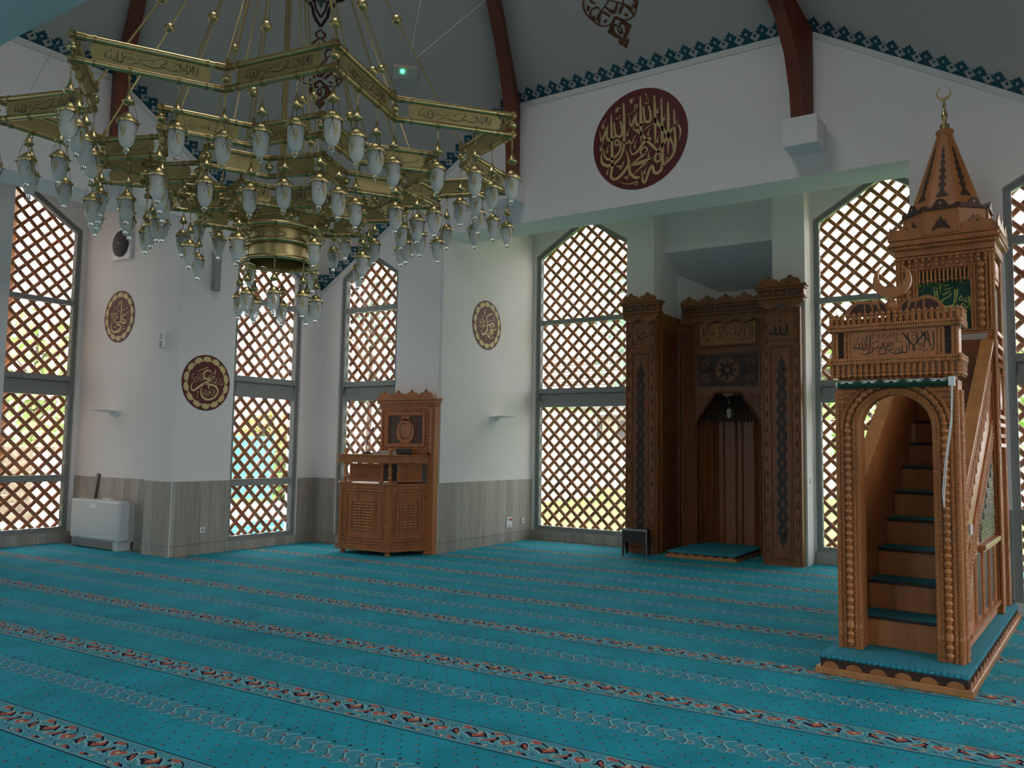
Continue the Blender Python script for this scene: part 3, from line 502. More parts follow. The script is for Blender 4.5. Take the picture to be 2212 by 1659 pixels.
# ---- ceilings, open at the top under an unseen glazed skylight, added to light the floor from above
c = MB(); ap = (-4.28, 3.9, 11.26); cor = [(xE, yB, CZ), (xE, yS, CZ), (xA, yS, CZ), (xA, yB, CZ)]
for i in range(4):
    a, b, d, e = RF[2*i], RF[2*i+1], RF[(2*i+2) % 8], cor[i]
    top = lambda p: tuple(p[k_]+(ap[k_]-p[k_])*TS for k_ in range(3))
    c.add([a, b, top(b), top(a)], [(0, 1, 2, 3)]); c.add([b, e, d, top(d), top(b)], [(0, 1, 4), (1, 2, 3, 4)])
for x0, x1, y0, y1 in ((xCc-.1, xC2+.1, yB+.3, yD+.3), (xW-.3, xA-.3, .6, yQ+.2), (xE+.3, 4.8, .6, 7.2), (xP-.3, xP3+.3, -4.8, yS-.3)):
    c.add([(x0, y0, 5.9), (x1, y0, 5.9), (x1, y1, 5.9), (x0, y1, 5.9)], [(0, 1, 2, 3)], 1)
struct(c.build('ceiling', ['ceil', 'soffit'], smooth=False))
g = MB(); tp = [tuple(V(p)+(V(ap)-V(p))*TS) for p in RF]; g.add(tp, [tuple(range(8))]); g.v = [tuple(V(q)-V(ap)) for q in g.v]
o = struct(empty('window_added_skylight', ap)); g.build('pane', 'glass', o, smooth=False); g = MB()
for i in range(8): g.bar(V(tp[i])-V(ap), V(tp[(i+1) % 8])-V(ap), .16, .16); g.bar(V(tp[i])-V(ap), V((0, 0, tp[i][2]-ap[2])), .08, .08)
g.build('window_frame', 'red', o, smooth=False)
l = bpy.data.lights.new('sky_portal', 'AREA'); l.size = SKY*2; l.cycles.is_portal = True; q = bpy.data.objects.new('sky_portal', l); COL.objects.link(q); q.location = (ap[0], ap[1], tp[0][2]+.1)
# gallery over the camera: only its edge shows, top left
g = MB(); g.box(xA, -3.2, -4.4, 2.40, 4.09, 4.35); struct(g.build('ceiling_gallery', 'soffit', smooth=False))
# ---- painted frieze along the foot of the ceiling
def frieze(name, a, b, e):
    """a,b: ends of the line; e: a point up the facet"""
    a, b = V(a), V(b); U = (b-a).normalized(); L = (b-a).length; nn = U.cross(V(e)-a).normalized(); Zv = nn.cross(U)
    if Zv.z < 0: Zv = -Zv; 
    nn = U.cross(Zv); 
    if nn.z > 0: nn = -nn
    f = plane_fn(a, U, nn, Zv); q = MB(); n = round(L/.193); pt = L/n; s = pt/.193
    base = [(-.0965, 0), (.0965, 0), (.0965, .012), (.07, .04), (.035, .075), (.032, .09), (.055, .10), (.068, .118), (.09, .15), (.068, .146), (.052, .152), (.046, .178), (.022, .192), (0, .222)]
    out = base+[(-x, y) for x, y in base[:1:-1]][1:]
    drop = lambda cx, cy, k: [(cx+.015*k*sin(t)*(1.1-.3*cos(t)), cy-.024*k*cos(t)) for t in [2*pi*i/10 for i in range(10)]]
    for i in range(n):
        ox = (i+.5)*pt; tr = lambda P: [(ox+x*s, y) for x, y in P]
        q.flat(tr(out), f, .003, 0); q.flat(tr(drop(0, .132, .85)), f, .005, 1); q.flat(tr(drop(.0965, .092, .95)), f, .005, 0)
    return struct(q.build(name, ['teal', 'ceil'], smooth=False))
k = 0
for i in range(8):
    a, b = RF[i], RF[(i+1) % 8]
    if i in (4, 5): continue
    k += 1
    if i % 2 == 0: frieze('trim_frieze_%d' % k, a, b, ap)
    else:
        e = cor[i//2]; frieze('trim_frieze_%d' % k, a, e, b if i else ap); k += 1; frieze('trim_frieze_%d' % k, e, b, a)
# ---- rafters on white corbels
def rafter(foot, nrm):
    foot = V(foot); h = V((ap[0]-foot.x, ap[1]-foot.y, 0)); L = h.length; h.normalize(); sd = V((0, 0, 1)).cross(h); sl = (ap[2]-foot.z)/L; L = L*TS
    q = MB(); outer = []; inner = []; z0 = 5.36
    pts_o = [(.0, z0), (.0, foot.z-.02)]+[(t, foot.z+sl*t-.02) for t in (.5, 1.2, 2.4, L)]
    pts_i = [(.20, z0), (.235, 5.75), (.33, 6.18), (.52, 6.58), (.95, 7.03), (1.62, 7.55), (2.75, 8.40), (L, foot.z+sl*L-.25)]
    P = pts_o+pts_i[::-1]
    f = lambda u, v, d: V((foot.x, foot.y, 0))+h*u+V((0, 0, v))+sd*d
    q.prism(P, f, -.08, .08); q.prism([(x+.015*(x > 0), y) for x, y in pts_i[:1]+pts_i], f, -.02, .02) if False else None
    o = struct(q.build('trim_rafter_%d' % (1+len([1 for k_ in bpy.data.objects if k_.name.startswith('trim_rafter')])), 'red', smooth=False))
    c2 = MB(); N_ = V(nrm); T = V((0, 0, 1)).cross(N_); O = V((foot.x, foot.y, 0)); g = lambda u, v, d: O+T*u+V((0, 0, v))+N_*d
    c2.prism([(-.19, 5.04), (.19, 5.04), (.19, 5.37), (-.19, 5.37)], g, -.02, .36)
    struct(c2.build('trim_corbel_%d' % (1+len([1 for k_ in bpy.data.objects if k_.name.startswith('trim_corbel')])), 'wall', smooth=False, bevel=.006))
for i, nr in ((0, (0, -1, 0)), (1, (0, -1, 0)), (7, (1, 0, 0)), (6, (1, 0, 0)), (2, (-1, 0, 0)), (3, (-1, 0, 0))): rafter(RF[i], nr)
# ---- wood-look tiling
wains('baseboard_wall_a', (xA, yB, 0), LY, yB-7.925, yB-6.971); wains('baseboard_wall_a_far', (xA, yB, 0), LY, 0, .395); wains('baseboard_sill_a', (xA, yB, 0), LY, .395, yB-7.925, 0, .125)
wains('baseboard_wall_b', (xE, yB, 0), LX, xE+9.755, xE-xA); wains('baseboard_sill_b', (xE, yB, 0), LX, xE+8.44, xE+9.755, 0, .125); wains('baseboard_wall_b_near', (xE, yB, 0), LX, xE-xP, xE+8.44)
wains('baseboard_side', (xCc, yD, 0), LY, 0, yD-yB); wains('baseboard_sill_d', (-5.15, yD, 0), LX, .4, 2.47, 0, .16); wains('baseboard_sill_e', (xC2, yD, 0), LX, .1, 2.0, 0, .16)
wains('baseboard_panel', (-10.82, yQ, 0), LX, 0, 2.17); wains('baseboard_pier', (xA, 6.971, 0), LX, 0, .625); wains('baseboard_sill_w', (xW, yQ, 0), LY, 0, 2.0, 0, .16)
wains('baseboard_wall_r', (xE, yB, 0), LX, xE-.335+.0, xE+.42) if False else wains('baseboard_wall_r', (xE, yB, 0), LX, xE+.335, xE-xP3)
e = MB(); e.box(xA+.008, xA+.02, 6.953, 6.965, 0, 1.037); e.box(xCc+.008, xCc+.02, yB-.02, yB-.008, 0, 1.037); struct(e.build('trim_edge', 'cream', smooth=False))

# ================================================================ the chandelier
CC = V((-5.205, 4.444, 0)); TX, TY = -.024, .027
def sv(R, ph, i, z): a = ph+i*pi/8; return CC+V((R*cos(a), R*sin(a), z+R*(TX*cos(a)+TY*sin(a))))
CH = tag(empty('chandelier', (CC.x, CC.y, 3.0)), 'huge tiered brass star chandelier hung with small frosted glass lanterns', 'chandelier')
def chp(b, name, mt, parent=None, **k):
    par = parent or CH; b.v = [tuple(V(p)-CH.location) for p in b.v]; return b.build(name, mt, par, **k)
TUBE = .0205
tiers = [(2.019, 1.464, 4.058, .146, 4.928, 'shah', .102), (1.372, .979, 3.847, .138, 4.967, 'bas', .097), (1.03, .76, 3.69, .135, 5.06, None, .097), (.705, .529, 3.534, .14, 5.151, 'shah', .102)]
hang = []
for ti, (R, Ri, z, dz, ph, key, ph_) in enumerate(tiers):
    P = [sv(R if i % 2 == 0 else Ri, ph, i, z) for i in range(16)]; D = V((0, 0, -dz)); fr = MB(); r = TUBE*(1 if ti == 0 else .95 if ti == 1 else .85)
    for i in range(16):
        a, b = P[i], P[(i+1) % 16]; u = (b-a).normalized(); L = (b-a).length
        ext = .022 if i % 2 == 0 else 0; ext2 = .022 if i % 2 == 1 else 0
        for o in (V((0, 0, 0)), D):
            fr.rod(a+o-u*ext, b+o+u*ext2, r, 10)
            fr.rod(a+o-u*ext, a+o+u*.07, r*1.16, 10, 1); fr.rod(b+o-u*.07, b+o+u*ext2, r*1.16, 10, 1)
            for t in (.115, L-.115): fr.rod(a+o+u*(t-.008), a+o+u*(t+.008), r*1.25, 10, 1)
        c = a+D*.5; fr.rod(a, a+D, .006, 6); fr.ball(c, .030, 12, 0)
        if i % 2 == 0: fr.rod(a, a+V((0, 0, .03)), .006, 6)
        nl = 2 if ti == 0 else 1 if ti == 1 else 0
        for j in range(nl):
            t = L*(j+1)/(nl+1) if nl == 1 else L*(.36 if j == 0 else .68)
            q = a+D+u*t; fr.rod(q-u*.012, q+u*.012, r*1.3, 10, 1); hang.append((q-V((0, 0, r)), ti))
        if ti in (0, 1) or (ti == 3 and i % 2 == 0): hang.append((a+D-V((0, 0, r)), ti))
    chp(fr, 'star_frame', ['brass', 'brassd'])
    for i in range(16):
        a, b = P[i], P[(i+1) % 16]; u = (b-a).normalized(); L = (b-a).length; up_ = V((0, 0, 1)); nn = u.cross(up_).normalized(); zz = nn.cross(u)*-1
        if zz.z < 0: zz = -zz
        m0 = .105 if L > .5 else .075; W_ = L-2*m0; hgt = ph_; o = a+u*m0+D*.5-zz*hgt/2
        f = plane_fn(o, u, nn, zz); pl = MB(); e = .012
        sc = lambda s: [(s*0, 0), (s*e*.2, hgt*.18), (s*e*1.4, hgt*.30), (s*e*.2, hgt*.40), (s*e*1.6, hgt*.5), (s*e*.2, hgt*.6), (s*e*1.4, hgt*.70), (s*e*.2, hgt*.82), (0, hgt)]
        pol = [(W_+x, y) for x, y in sc(1)]+[(x, y) for x, y in sc(-1)][::-1]
        pl.prism(pol, f, -.0015, .0015)
        if key == 'shah' and ti == 0:
            k = min(hgt*.95, W_/6.15); g = plane_fn(o+u*(W_-6.0*k)/2+zz*(hgt-k)/2, u, nn, zz); pl.script('shah', g, .003, 1, k, sub=3)
        elif key == 'bas':
            k = min(hgt*.95, W_/4.6); g = plane_fn(o+u*(W_-4.5*k)/2+zz*(hgt-k)/2, u, nn, zz); pl.script('bas', g, .003, 1, k, sub=3)
        elif key:
            k = hgt*.95; g = plane_fn(o+u*(W_-6.0*k+.01)+zz*(hgt-k)/2, u, nn, zz); pl.script('shah', g, .003, 1, k, lo=6.0-W_/k+.25, sub=3)
        chp(pl, 'inscription_plate', ['plate', 'ink'], smooth=False)
# ---- the drum at the heart
dr = MB(); dz0, dz1 = 3.06, 3.33; rd = .235
dr.lathe([(rd, dz0), (rd, dz1)], CC, seg=40, cap=False); dr.lathe([(rd-.004, dz1), (rd-.004, dz0)], CC, seg=40, cap=False)
dr.lathe([(rd+.004, dz1-.02), (rd+.012, dz1), (rd+.004, dz1+.03), (.01, dz1+.03)], CC, seg=40, cap=False)
fcy = lambda a0: (lambda u, v, d: CC+V(((rd+d)*cos(a0+u/rd), (rd+d)*sin(a0+u/rd), v)))
for i in range(8):
    a0 = 4.0+i*pi/4; key, asp = ('abk', 1.8) if i % 2 else ('omr', 1.4); k = .085
    g = fcy(a0); dr.script(key, lambda u, v, d, g=g: g(u-asp*k/2, v+3.21, d), .002, 1, k, sub=3)
chp(dr, 'drum', ['brass', 'ink'])
rg = MB()
for zr, rr in ((3.315, .315), (3.19, .285), (3.055, .29)):
    n = 40; pts = [CC+V((rr*cos(2*pi*i/n), rr*sin(2*pi*i/n), zr)) for i in range(n+1)]; rg.tube(pts, .017, 10)
    for i in range(8):
        a = 3.9+i*pi/4; q = CC+V((rr*cos(a), rr*sin(a), zr)); t = V((-sin(a), cos(a), 0)); rg.rod(q-t*.01, q+t*.01, .021, 10, 1); rg.rod(q, CC+V((rd*cos(a), rd*sin(a), zr)), .006, 6)
chp(rg, 'ring', ['brass', 'brassd'])
for i in range(8):
    a = 3.9+i*pi/4; hang.append((CC+V((.30*cos(a), .30*sin(a), 3.055-.017)), 9))
# ---- suspension rods, each with a globe, meeting at a hub under the ceiling
HUB = CC+V((0, 0, 6.72)); rods = []
for ti, (R, Ri, z, dz, ph, key, _) in enumerate(tiers):
    if ti == 2: continue
    for i in range(16):
        if (ti == 0 and i % 2 == 0) or (ti == 1 and i % 2 == 0) or (ti == 3 and i % 4): continue
        q = sv(R if i % 2 == 0 else Ri, ph, i, z)+V((0, 0, .035)); rods.append((q, .30+.05*((i*7) % 3) if ti == 0 else .26+.09*(i % 4)/3 if ti == 1 else .22))
for q, t in rods:
    rb = MB(); h = HUB+(q-CC-V((0, 0, q.z))).normalized()*.06; rb.tube([q, h], .0075, 6); rb.tube([q-V((0, 0, .03)), q+(h-q).normalized()*.03], .013, 6, 1)
    c = q+(h-q)*t; rb.ball(c, .042, 14, 0); rb.lathe([(.0425, -.002), (.0435, 0), (.0425, .002)], c, seg=14, m=1, cap=False)
    chp(rb, 'suspension_rod', ['brass', 'brassd'])
hb = MB(); hb.lathe([(.02, 6.6), (.10, 6.66), (.12, 6.75), (.05, 6.85), (.02, 6.9), (.02, 9.2)], CC, seg=16); hb.rod(CC+V((0, 0, 3.36)), HUB, .012, 8)
for dx in (-.03, .03): hb.rod(CC+V((dx, 0, 3.36)), HUB+V((dx, 0, 0)), .006, 6)
chp(hb, 'centre_stem', 'brass')
# ---- one lantern, then its copies
def lantern_proto():
    b = MB()
    b.lathe([(.004, -.012), (.009, -.02), (.004, -.03)], seg=8)
    for i in range(4):
        z = -.036-.016*i; n = 8; ax = (1, 0) if i % 2 else (0, 1)
        b.tube([(ax[0]*.006*cos(2*pi*k/n), ax[1]*.006*cos(2*pi*k/n), z+.010*sin(2*pi*k/n)) for k in range(n+1)], .0018, 4)
    b.lathe([(.004, -.098), (.007, -.108), (.010, -.125), (.018, -.150), (.030, -.168), (.037, -.176), (.037, -.181), (.028, -.192), (.012, -.199), (.004, -.203)], seg=16)
    b.rod((0, 0, -.2), (.004, 0, -.246), .0025, 5, 1)
    b.lathe([(.004, -.243), (.014, -.246), (.024, -.252), (.027, -.258), (.038, -.268), (.042, -.275), (.052, -.286), (.056, -.289), (.0625, -.292), (.064, -.309), (.0625, -.312), (.052, -.312)], seg=18, cap=False)
    for i in range(3):
        a = 2*pi*i/3+.5; x, y = cos(a), sin(a)
        b.rod((.033*x, .033*y, -.183), (.062*x, .062*y, -.298), .0016, 4, 1)
        b.rod((.058*x, .058*y, -.318), (.070*x, .070*y, -.314), .008, 6, 2); b.rod((.068*x, .068*y, -.315), (.082*x, .082*y, -.312), .003, 5, 2)
        a2 = a+2*pi/3; x2, y2 = cos(a2), sin(a2)
        pts = [(.066*(x+(x2-x)*t)*(1+.75*t*(1-t)), .066*(y+(y2-y)*t)*(1+.75*t*(1-t)), -.318-.30*t*(1-t)) for t in [j/8 for j in range(9)]]; b.tube(pts, .0016, 4, 1)
    o = b.build('lantern', ['brass', 'chain', 'brassd'])
    g = MB(); g.lathe([(.048, -.306), (.050, -.34), (.049, -.38), (.044, -.415), (.035, -.44), (.024, -.455), (.015, -.462)], seg=20, cap=False)
    for a0 in (.9, .9+2*pi/3, .9+4*pi/3):
        for k in range(6):
            w0, w1 = [.004, .012, .017, .016, .012, .006, .001][k:k+2]; z0, z1 = -.33-.0145*k, -.33-.0145*(k+1); rr = .0515
            g.add([(rr*cos(a0+s*w/.05), rr*sin(a0+s*w/.05), z) for z, w in ((z0, w0), (z1, w1)) for s in (-1, 1)], [(0, 1, 3, 2)], 1)
    gs = g.build('glass_shade', ['frost', 'emb'], o)
    bl = MB(); bl.ball((0, 0, -.478), .0185, 14); bl.lathe([(.010, -.496), (.004, -.500), (.0015, -.506)], seg=8); bl.build('glass_drop', 'ball', o)
    return o
LP = lantern_proto()
for i, (q, ti) in enumerate(hang):
    o = LP if i == 0 else clone(LP); o.parent = CH; o.location = q-CH.location; o.rotation_euler.z = random.random()*2
    s = 1.0 if ti in (0, 1) else .92; o.scale = (s, s, s)
# thin steel stay wires
for i, (a, b) in enumerate([((-4.90, 2.60, 4.14), (-10.1, 5.2, 5.3)), ((-6.9, 4.0, 4.10), (-10.1, 4.9, 6.25)), ((-3.34, 3.9, 4.08), (-3.0, 7.6, 7.9)), ((-3.34, 3.85, 4.08), (-4.4, 6.0, 9.3)), ((-4.0, 3.05, 4.1), (-4.9, 4.3, 8.6)), ((-6.2, 2.9, 4.1), (-5.3, 4.4, 8.6))]):
    w = MB(); w.tube([a, b], .0016, 4)
    tag(w.build('stay_wire', 'wire'), 'thin steel stay wire running from the star chandelier up to the ceiling', 'wire', 'stay wires of the chandelier')

# ================================================================ the minbar (stepped pulpit)
MR = tag(empty('minbar', (-.95, 6.57, 0), RAD(-3.3)), 'tall carved honey wood pulpit with carpeted stairs, arched gateway and crescent topped spire', 'pulpit')
GATE = [True]                                           # the gateway heights are drawn for a gate a little further off
zg = lambda z: 1.6+(z-1.6)*.98 if z > .3 else z
def mp(b, name, mt='wm', parent=None, **k):
    if GATE[0]: b.v = [(x*.98, y, zg(z)) for x, y, z in b.v]
    return b.build(name, mt, parent or MR, **k)
idf = lambda u, v, d: V((u, d, v))                      # u across, v up, d back
BZ = .14; HW, PW = .435, .265; PD = .20; TY0, TY1 = 2.30, 2.88
# plinth
b = MB(); b.box(-.515, .515, -.31, 2.96, 0, .05); mp(b, 'plinth', 'wl', smooth=False, bevel=.008)
b = MB(); b.box(-.48, .48, -.285, 2.94, .05, .11); mp(b, 'plinth_band', 'wd', smooth=False)
def scallop_parts(par, r, fs, mt='w'):
    for f in fs: b = MB(); b.ring(0, r, f, 0, .004, 10, 0, 0, pi); b.build('scallop', mt, par, smooth=False)
scallop_parts(MR, .055, [lambda u, v, d, i=i: V((-.40+i*.16+u, -.287-d, .051+v*.75)) for i in range(6)]+[lambda u, v, d, i=i: V((.482+d, -.22+i*.16+u, .051+v*.75)) for i in range(20)])
b = MB(); b.box(-.485, .485, -.285, 2.94, .11, BZ); 
for i in range(24): b.ball((-.46+i*.04, -.288, .124), .024, 8, 0, .6)
mp(b, 'plinth_carpet', 'carpb')
# gateway posts: turned ropes around a bulb string
for s in (-1, 1):
    b = MB()
    xs = [(.268, .018), (.294, .017), (.377, .018), (.41, .021)]
    for x, r in xs: b.beads((s*x, .01, BZ), (s*x, .01, 2.06 if x > .3 else 1.78), r, .0125)
    b.nuts((s*.336, .0, BZ+.02), (s*.336, .0, 1.78), .028, .056, 10)
    b.beads((s*.425, .10, BZ), (s*.425, .10, 2.06), .018, .0125); b.beads((s*.425, .17, BZ), (s*.425, .17, 2.06), .018, .0125); b.nuts((s*.43, .135, BZ), (s*.43, .135, 2.06), .018, .06)
    mp(b, 'gateway_post')
    b = MB(); b.box(min(s*.262, s*.425), max(s*.262, s*.425), .012, PD, BZ, 2.13); mp(b, 'post_core', 'w', smooth=False)
# arch
b = MB(); ac = (0, 1.775); 
def ropearc(r0, rr, pitch, y=.0, nut=False):
    n = max(6, round(pi*r0/pitch))
    for i in range(n):
        a = pi*(i+.5)/n; c = V((r0*cos(a), y, ac[1]+r0*sin(a))); t = V((-sin(a), 0, cos(a)))*(pi*r0/n*.5)
        pr = [(rr*.72, 0), (rr, .3), (rr, .7), (rr*.72, 1)] if not nut else [(rr*.5, 0), (rr*.8, .15), (rr*.6, .3), (rr, .6), (rr*.6, 1)]
        b.lathe([(r_, z*t.length*2) for r_, z in pr], c-t, t, 8)
for r0 in (.268, .292): ropearc(r0, .0175, .0135)
ropearc(.336, .028, .056, 0, True); ropearc(.376, .0175, .0135)
mp(b, 'arch_moulding')
b = MB(); arc = [(.262*cos(pi*i/24), ac[1]+.262*sin(pi*i/24)) for i in range(25)]
b.prism([(.40, ac[1])]+arc+[(-.40, ac[1]), (-.40, 2.17), (.40, 2.17)], idf, .02, PD-.02); mp(b, 'spandrel', 'w', smooth=False)
for s in (-1, 1):
    b = MB()
    for zz in (1.98, 2.02, 2.06, 2.10, 2.14): b.beads((s*.40, .012, zz), (s*(.30 if zz < 2.05 else .22), .012, zz), .017, .02)
    mp(b, 'spandrel_spindle')
# canopy over the gate
def band(z, r, x=.455, y0=-.03, y1=PD+.03, name='rope_band'):
    b = MB()
    for p, q in (((-x, y0, z), (x, y0, z)), ((x, y0, z), (x, y1, z)), ((-x, y0, z), (-x, y1, z))): b.beads(p, q, r, r*1.0)
    for xx in (-x, x): b.lathe([(.005, -r*2.2), (r*1.1, -r), (r*1.1, 0)], (xx, y0, z), (0, 1, 0), 8)
    mp(b, name)
for z in (2.275, 2.30, 2.535, 2.562): band(z, .017)
b = MB(); b.box(-.43, .43, -.01, PD, 2.17, 2.62); mp(b, 'canopy_box', 'w', smooth=False)
def spindles(n, x0, x1, y, z0, up=True, name='spindle', h=.092, side=None):
    pr = [(.0165, 0), (.0165, .25*h)]+[q for i in range(5) for q in ((.0125, (.27+.09*i)*h), (.0165, (.30+.09*i)*h))]
    pr = []
    for i in range(6): pr += [(.013, h*.1*i), (.0172, h*(.1*i+.03)), (.0172, h*(.1*i+.07))]
    pr += [(.014, h*.60), (.009, h*.66), (.012, h*.70), (.0185, h*.77), (.0185, h*.82), (.008, h*.90), (.005, h*.95), (.0075, h*.985), (.003, h*1.02)]
    g = MB(); g.lathe(pr if up else [(r, -z) for r, z in pr], seg=9); first = None; sv_ = GATE[0]; GATE[0] = False
    for i in range(n):
        t = i/(n-1) if n > 1 else .5
        if first is None: o = first = mp(g, name)
        else: o = first.copy(); COL.objects.link(o); o.parent = MR
        o.location = (x0+(x1-x0)*t, y, zg(z0)) if side is None else (side, x0+(x1-x0)*t, zg(z0))
    GATE[0] = sv_
spindles(22, -.43, .43, -.025, 2.575); spindles(5, .02, .19, 0, 2.575, side=.445); spindles(5, .02, .19, 0, 2.575, side=-.445)
spindles(22, -.43, .43, -.02, 2.262, up=False, h=.105); spindles(5, .02, .19, 0, 2.262, up=False, h=.105, side=.44)
for s in (-1, 1):
    b = MB()
    for x in (.315, .34, .405, .43): b.beads((s*x, -.012, 2.315), (s*x, -.012, 2.52), .0145, .016)
    mp(b, 'canopy_column')
    b = MB(); b.box(min(s*.352, s*.392), max(s*.352, s*.392), -.014, -.008, 2.32, 2.52); b.nuts((s*.372, -.012, 2.32), (s*.372, -.012, 2.52), .012, .04); mp(b, 'canopy_slot', 'wdd', smooth=False)
b = MB(); b.box(-.30, .30, -.016, -.008, 2.318, 2.518); k = .185
b.script('minb', plane_fn((-4.2*k/2*.77, -.0165, 2.325), (.77, 0, 0), (0, -1, 0)), .001, 1, k); mp(b, 'inscription_panel', ['w', 'ink'], smooth=False)
# crest, vase and crescent
def mirror(P): return P+[(-x, y) for x, y in P[::-1] if abs(x) > 1e-6]
cr = [(.355, 0), (.34, .045), (.30, .095), (.25, .125), (.20, .128), (.155, .105), (.125, .108), (.105, .14), (.075, .105), (.04, .075), (0, .065)]
b = MB(); b.prism(mirror(cr), lambda u, v, d: V((u, .05+d, 2.645+v)), 0, .02); mp(b, 'crest', 'w', smooth=False)
for s in (-1, 1):
    b = MB()
    for P in ([(.32, .02), (.30, .07), (.255, .10), (.215, .10), (.215, .02)], [(.20, .02), (.20, .10), (.165, .085), (.15, .02)], [(.138, .02), (.15, .085), (.125, .085), (.10, .02)], [(.085, .02), (.105, .11), (.06, .065), (.05, .02)]):
        b.prism([(s*x, y) for x, y in P], lambda u, v, d: V((u, .05-d, 2.645+v)), 0, .004)
    mp(b, 'crest_inlay', 'wd', smooth=False)
b = MB(); pr = [(.012, 0), (.02, .008)]+[q for i in range(9) for q in ((.022+.018*sin(pi*(i+.4)/9.6), .012+.011*i), (.018+.018*sin(pi*(i+.4)/9.6), .018+.011*i))]+[(.03, .118), (.012, .128), (.010, .135), (.02, .145)]
b.lathe(pr, (0, .02, 2.625), seg=14); mp(b, 'finial_vase')
def crescent(R, r, dy, gap, n=28):
    """outline of a moon whose horns point up"""
    a0 = pi/2+gap; a1 = pi/2-gap+2*pi; out = [(R*cos(a0+(a1-a0)*i/n), R*sin(a0+(a1-a0)*i/n)) for i in range(n+1)]
    hx, hy = out[-1]; cy_ = dy; rr = hypot(hx, hy-cy_); b0 = atan2(hy-cy_, hx); b1 = pi-b0
    inn = [(rr*cos(b0-(b0-(b1-2*pi))*i/n), cy_+rr*sin(b0-(b0-(b1-2*pi))*i/n)) for i in range(1, n)]
    return out+inn
b = MB(); b.prism(crescent(.135, 0, .042, .40), lambda u, v, d: V((u, .02+d, 2.90+v)), -.02, .02); mp(b, 'crescent', 'w', bevel=.006, smooth=False)
# stairs
GATE[0] = False
n, rise, run, y0 = 8, .222, .335, .23
for i in range(n):
    b = MB(); z = BZ+rise*(i+1); y = y0+run*i; e_ = min(y+run+.02, TY1-.03); b.box(-.33, .33, y, y+.02, z-rise, z-.02); b.box(-.33, .33, y, e_, z-.03, z-.012); mp(b, 'step', 'w', smooth=False)
    b = MB(); b.box(-.33, .33, y-.015, e_, z-.012, z); b.box(-.33, .33, y-.018, y-.008, z-.022, z, 1); mp(b, 'step_carpet', ['carpb', 'bk'], smooth=False, bevel=.004)
TOPZ = BZ+rise*n
# string walls with hand rails
sf = lambda s: (lambda u, v, d: V((s*(.335+d), u, v)))
rl = lambda u: 1.27+.66*(u-.2)
for s in (-1, 1):
    f = sf(s); b = MB(); b.prism([(.19, BZ), (TY0+.1, BZ), (TY0+.1, rl(TY0)), (TY0, rl(TY0)-.02), (.19, rl(.19)-.02)], f, 0, .03); mp(b, 'string_wall', 'w', smooth=False)
    b = MB(); b.bar((s*.355, .19, rl(.19)), (s*.355, TY0+.02, rl(TY0+.02)), .11, .03, (0, 0, 1)); mp(b, 'handrail', 'wl', smooth=False, bevel=.006)
    b = MB()
    for off, r, k_ in ((.05, .010, 'b'), (.075, .012, 'b'), (.13, .022, 'n'), (.20, .014, 'b'), (.235, .010, 'b'), (.29, .020, 'n'), (.35, .013, 'b'), (.74, .013, 'b'), (.79, .016, 'b'), (.86, .022, 'n'), (.93, .013, 'b')):
        u0 = max(.20, .2+(off-.95)/.66); a = f(u0, rl(u0)-off, .036); c = f(TY0-.02, rl(TY0-.02)-off, .036)
        b.beads(a, c, r, .014) if k_ == 'b' else b.nuts(a, c, r, .05)
    mp(b, 'rail_moulding')
    for i in range(15):
        u = .26+i*.135; b = MB(); b.lathe([(.012, 0), (.008, .02), (.014, .04), (.006, .10), (.009, .12), (.004, .14)], f(u, rl(u)-.36, .034), (0, 0, -1), 7); mp(b, 'drop_spindle')
    b = MB()
    for i in range(6): b.beads(f(.22, BZ+.012+i*.015, .034), f(TY0+.02, BZ+.012+i*.015, .034), .0085, .012)
    b.box(min(s*.36, s*.405), max(s*.36, s*.405), .45, TY0-.02, .235, .27); b.box(min(s*.36, s*.39), max(s*.36, s*.39), .2, TY0, .222, .236); mp(b, 'base_moulding', 'w')
    b = MB(); b.box(min(s*.36, s*.42), max(s*.36, s*.42), 1.22, TY0-.02, .81, .85); b.box(min(s*.36, s*.40), max(s*.36, s*.40), 1.24, TY0-.02, .785, .81); mp(b, 'side_ledge', 'w', smooth=False, bevel=.005)
    for u in (.98, 1.40, 1.80, 2.18):
        zt = min(.79, rl(u)-1.0); b = MB(); b.beads(f(u-.03, .27, .034), f(u-.03, zt, .034), .012, .013); b.beads(f(u, .27, .038), f(u, zt, .038), .015, .0135); b.nuts(f(u+.035, .27, .034), f(u+.035, zt, .034), .012, .04); mp(b, 'upright_moulding')
    for u in (1.08, 1.50, 1.89):
        b = MB(); b.prism([(u, .285), (u+.20, .285), (u+.20, min(.775, rl(u+.2)-1.03)), (u, min(.775, rl(u)-1.03))], f, .030, .033); mp(b, 'recess_shade_plate', 'wdd', smooth=False)  # flat dark plate on the string wall, painting in the shade of a recess
    b = MB(); hy = lambda u: rl(u)-.98
    b.prism([(1.30, .86), (TY0-.07, .86), (TY0-.07, hy(TY0-.07)), (1.30, hy(1.30))], f, .030, .034, 0)
    for i in range(9):
        for j in range(9):
            u, v = 1.34+i*.105+.05*(j % 2), .90+j*.085
            if v < hy(u)-.06 and u < TY0-.10:
                b.ring(.018, .026, f, .034, .046, 12, 1, c=(u, v)); b.ribbon([(u-.045, v+.01, .006), (u-.01, v+.045, .012), (u+.04, v+.05, .005)], f, .045, 1); b.ribbon([(u+.02, v-.03, .012), (u+.05, v, .008), (u+.06, v+.04, .004)], f, .045, 1)
    mp(b, 'pierced_window', ['wdd', 'silver'], smooth=False)
